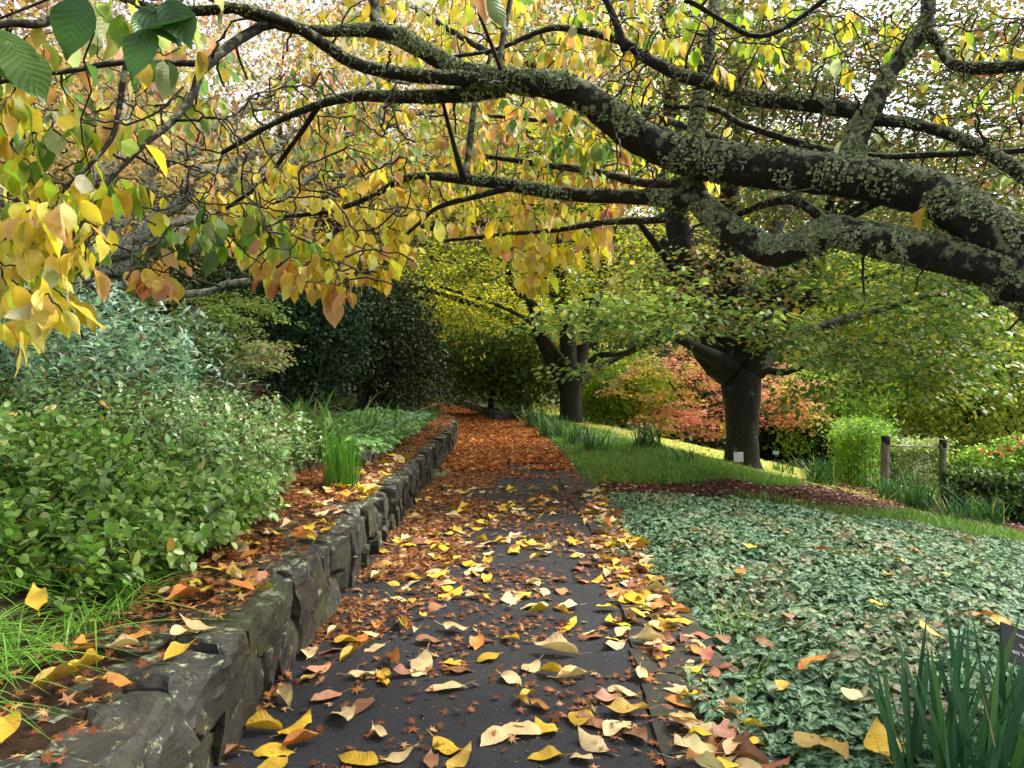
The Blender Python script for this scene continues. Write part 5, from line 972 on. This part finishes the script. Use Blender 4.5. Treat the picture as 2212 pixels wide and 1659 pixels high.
whN = lambda p: ('by the wall foot' if p[0] < xl(p[1]) + .35 else 'on the edging stones' if p[0] > xa(p[1]) else 'left of path centre' if p[0] < -.3 else 'right of path centre' if p[0] > .25 else 'at path centre') + (', nearest' if p[1] < 3.3 else ', near' if p[1] < 4.6 else ', midway' if p[1] < 6.2 else ', far')
placed = []
for u, v, c, s_ in hand:
    p = G(u, v, lambda x, y: .02); j = int(R.integers(0, 6)); placed.append(p[:2]); fleaf(c, j, p, s_ * 1.08, whN(p), tilt=.09)
cw = ['yellow', 'cream', 'orange', 'brown', 'pink', 'mustard']; cpw = np.array([.30, .33, .10, .12, .07, .08])
n_ = 0
while n_ < 160:
    y = R.uniform(2.6, 9.5) ** 1.0; s = R.uniform(); x = float(xl(y)) + .05 + s * float(xr(y) - xl(y)); d = (.5 + 1.3 * (s > .82) + .7 * (s < .3)) * np.interp(y, [2.6, 3.6, 5.5, 7.5, 9.5], [.25, .5, 1, .7, .12])
    if R.uniform() > d / 1.8: continue
    if vn(np.array([x, y, 0.]), 1.9, 9) < .38: continue
    p = np.array([x, y, .02]); c = R.choice(cw, p=cpw); w = whN(p); fleaf(c, int(R.integers(0, 6)), p, R.uniform(.12, .19), w, tilt=.09); n_ += 1
for _ in range(46):   # on the ledge
    y = R.choice([R.uniform(2.0, 4.2), R.uniform(2.4, 4.4), R.uniform(4.4, 8)]); x = float(xl(y)) - R.uniform(.1, .5); p = np.array([x, y, float(bz(x, y)) + .05]); c = R.choice(cw, p=[.34, .2, .14, .12, .14, .06]); fleaf(c, int(R.integers(0, 6)), p, R.uniform(.11, .17), 'on top of the wall', tilt=.25, g='leaves on the wall ledge')
for _ in range(5):
    p = np.array([R.uniform(-3, -1.7), R.uniform(2.8, 3.7), 0.]); p[2] = float(bz(p[0], p[1])) + .12; fleaf('yellow', int(R.integers(0, 6)), p, .17, 'caught in the drooping grass', tilt=.5, g='leaves in the grass')
for u, v, c, s_, lab in [(1905, 1605, 'yellow', .24, 'large yellow leaf with a black blotch in front of the strap leaves'), (1800, 1615, 'mustard', .18, 'mottled mustard leaf upright among the silver leaves, bottom edge'), (1745, 1600, 'mustard', .17, 'spotted mustard leaf on the silver leaves near the bottom edge'), (1920, 1243, 'yellow', .13, 'bright yellow leaf on the silver leaves, centre right'), (1945, 1212, 'mustard', .13, 'blotched yellow leaf just above a brighter yellow one'), (1900, 1305, 'yellow', .13, 'small cupped yellow leaf on the silver leaves'), (1780, 1190, 'brown', .12, None), (1700, 1330, 'brown', .13, None), (2130, 1330, 'orange', .16, None), (2160, 1345, 'yellow', .15, None), (2040, 1240, 'mustard', .12, None), (1620, 1180, 'yellow', .12, None), (1760, 1440, 'orange', .17, None), (1980, 1190, 'orange', .10, None), (1700, 1150, 'yellow', .10, None), (2100, 1215, 'yellow', .11, None), (1650, 1390, 'brown', .15, None), (1560, 1380, 'brown', .15, None), (2010, 1370, 'yellow', .13, None), (1840, 1500, 'cream', .15, None), (1690, 1480, 'yellow', .13, None), (1600, 1235, 'orange', .12, None), (2090, 1170, 'orange', .1, None), (1500, 1150, 'mustard', .1, None)]:
    p = G(u, v, lambda x, y: float(lh(np.array(x), np.array(y))) + .02); fleaf(c, int(R.integers(0, 4)), p, s_, 'caught on the silver ground cover', tilt=.22, lab=lab, g='leaves on the silver ground cover')
for k in range(16):   # hanging up in the left shrubs
    x, y = R.uniform(-4, -1.9), R.uniform(4, 7); p = np.array([x, y, float(hz(np.array([x]), np.array([y]))[0]) + .03]); fleaf(R.choice(['yellow', 'mustard', 'cream']), int(R.integers(0, 6)), p, .13, 'caught on the left shrubs', tilt=.6, g='leaves caught on the shrubs')
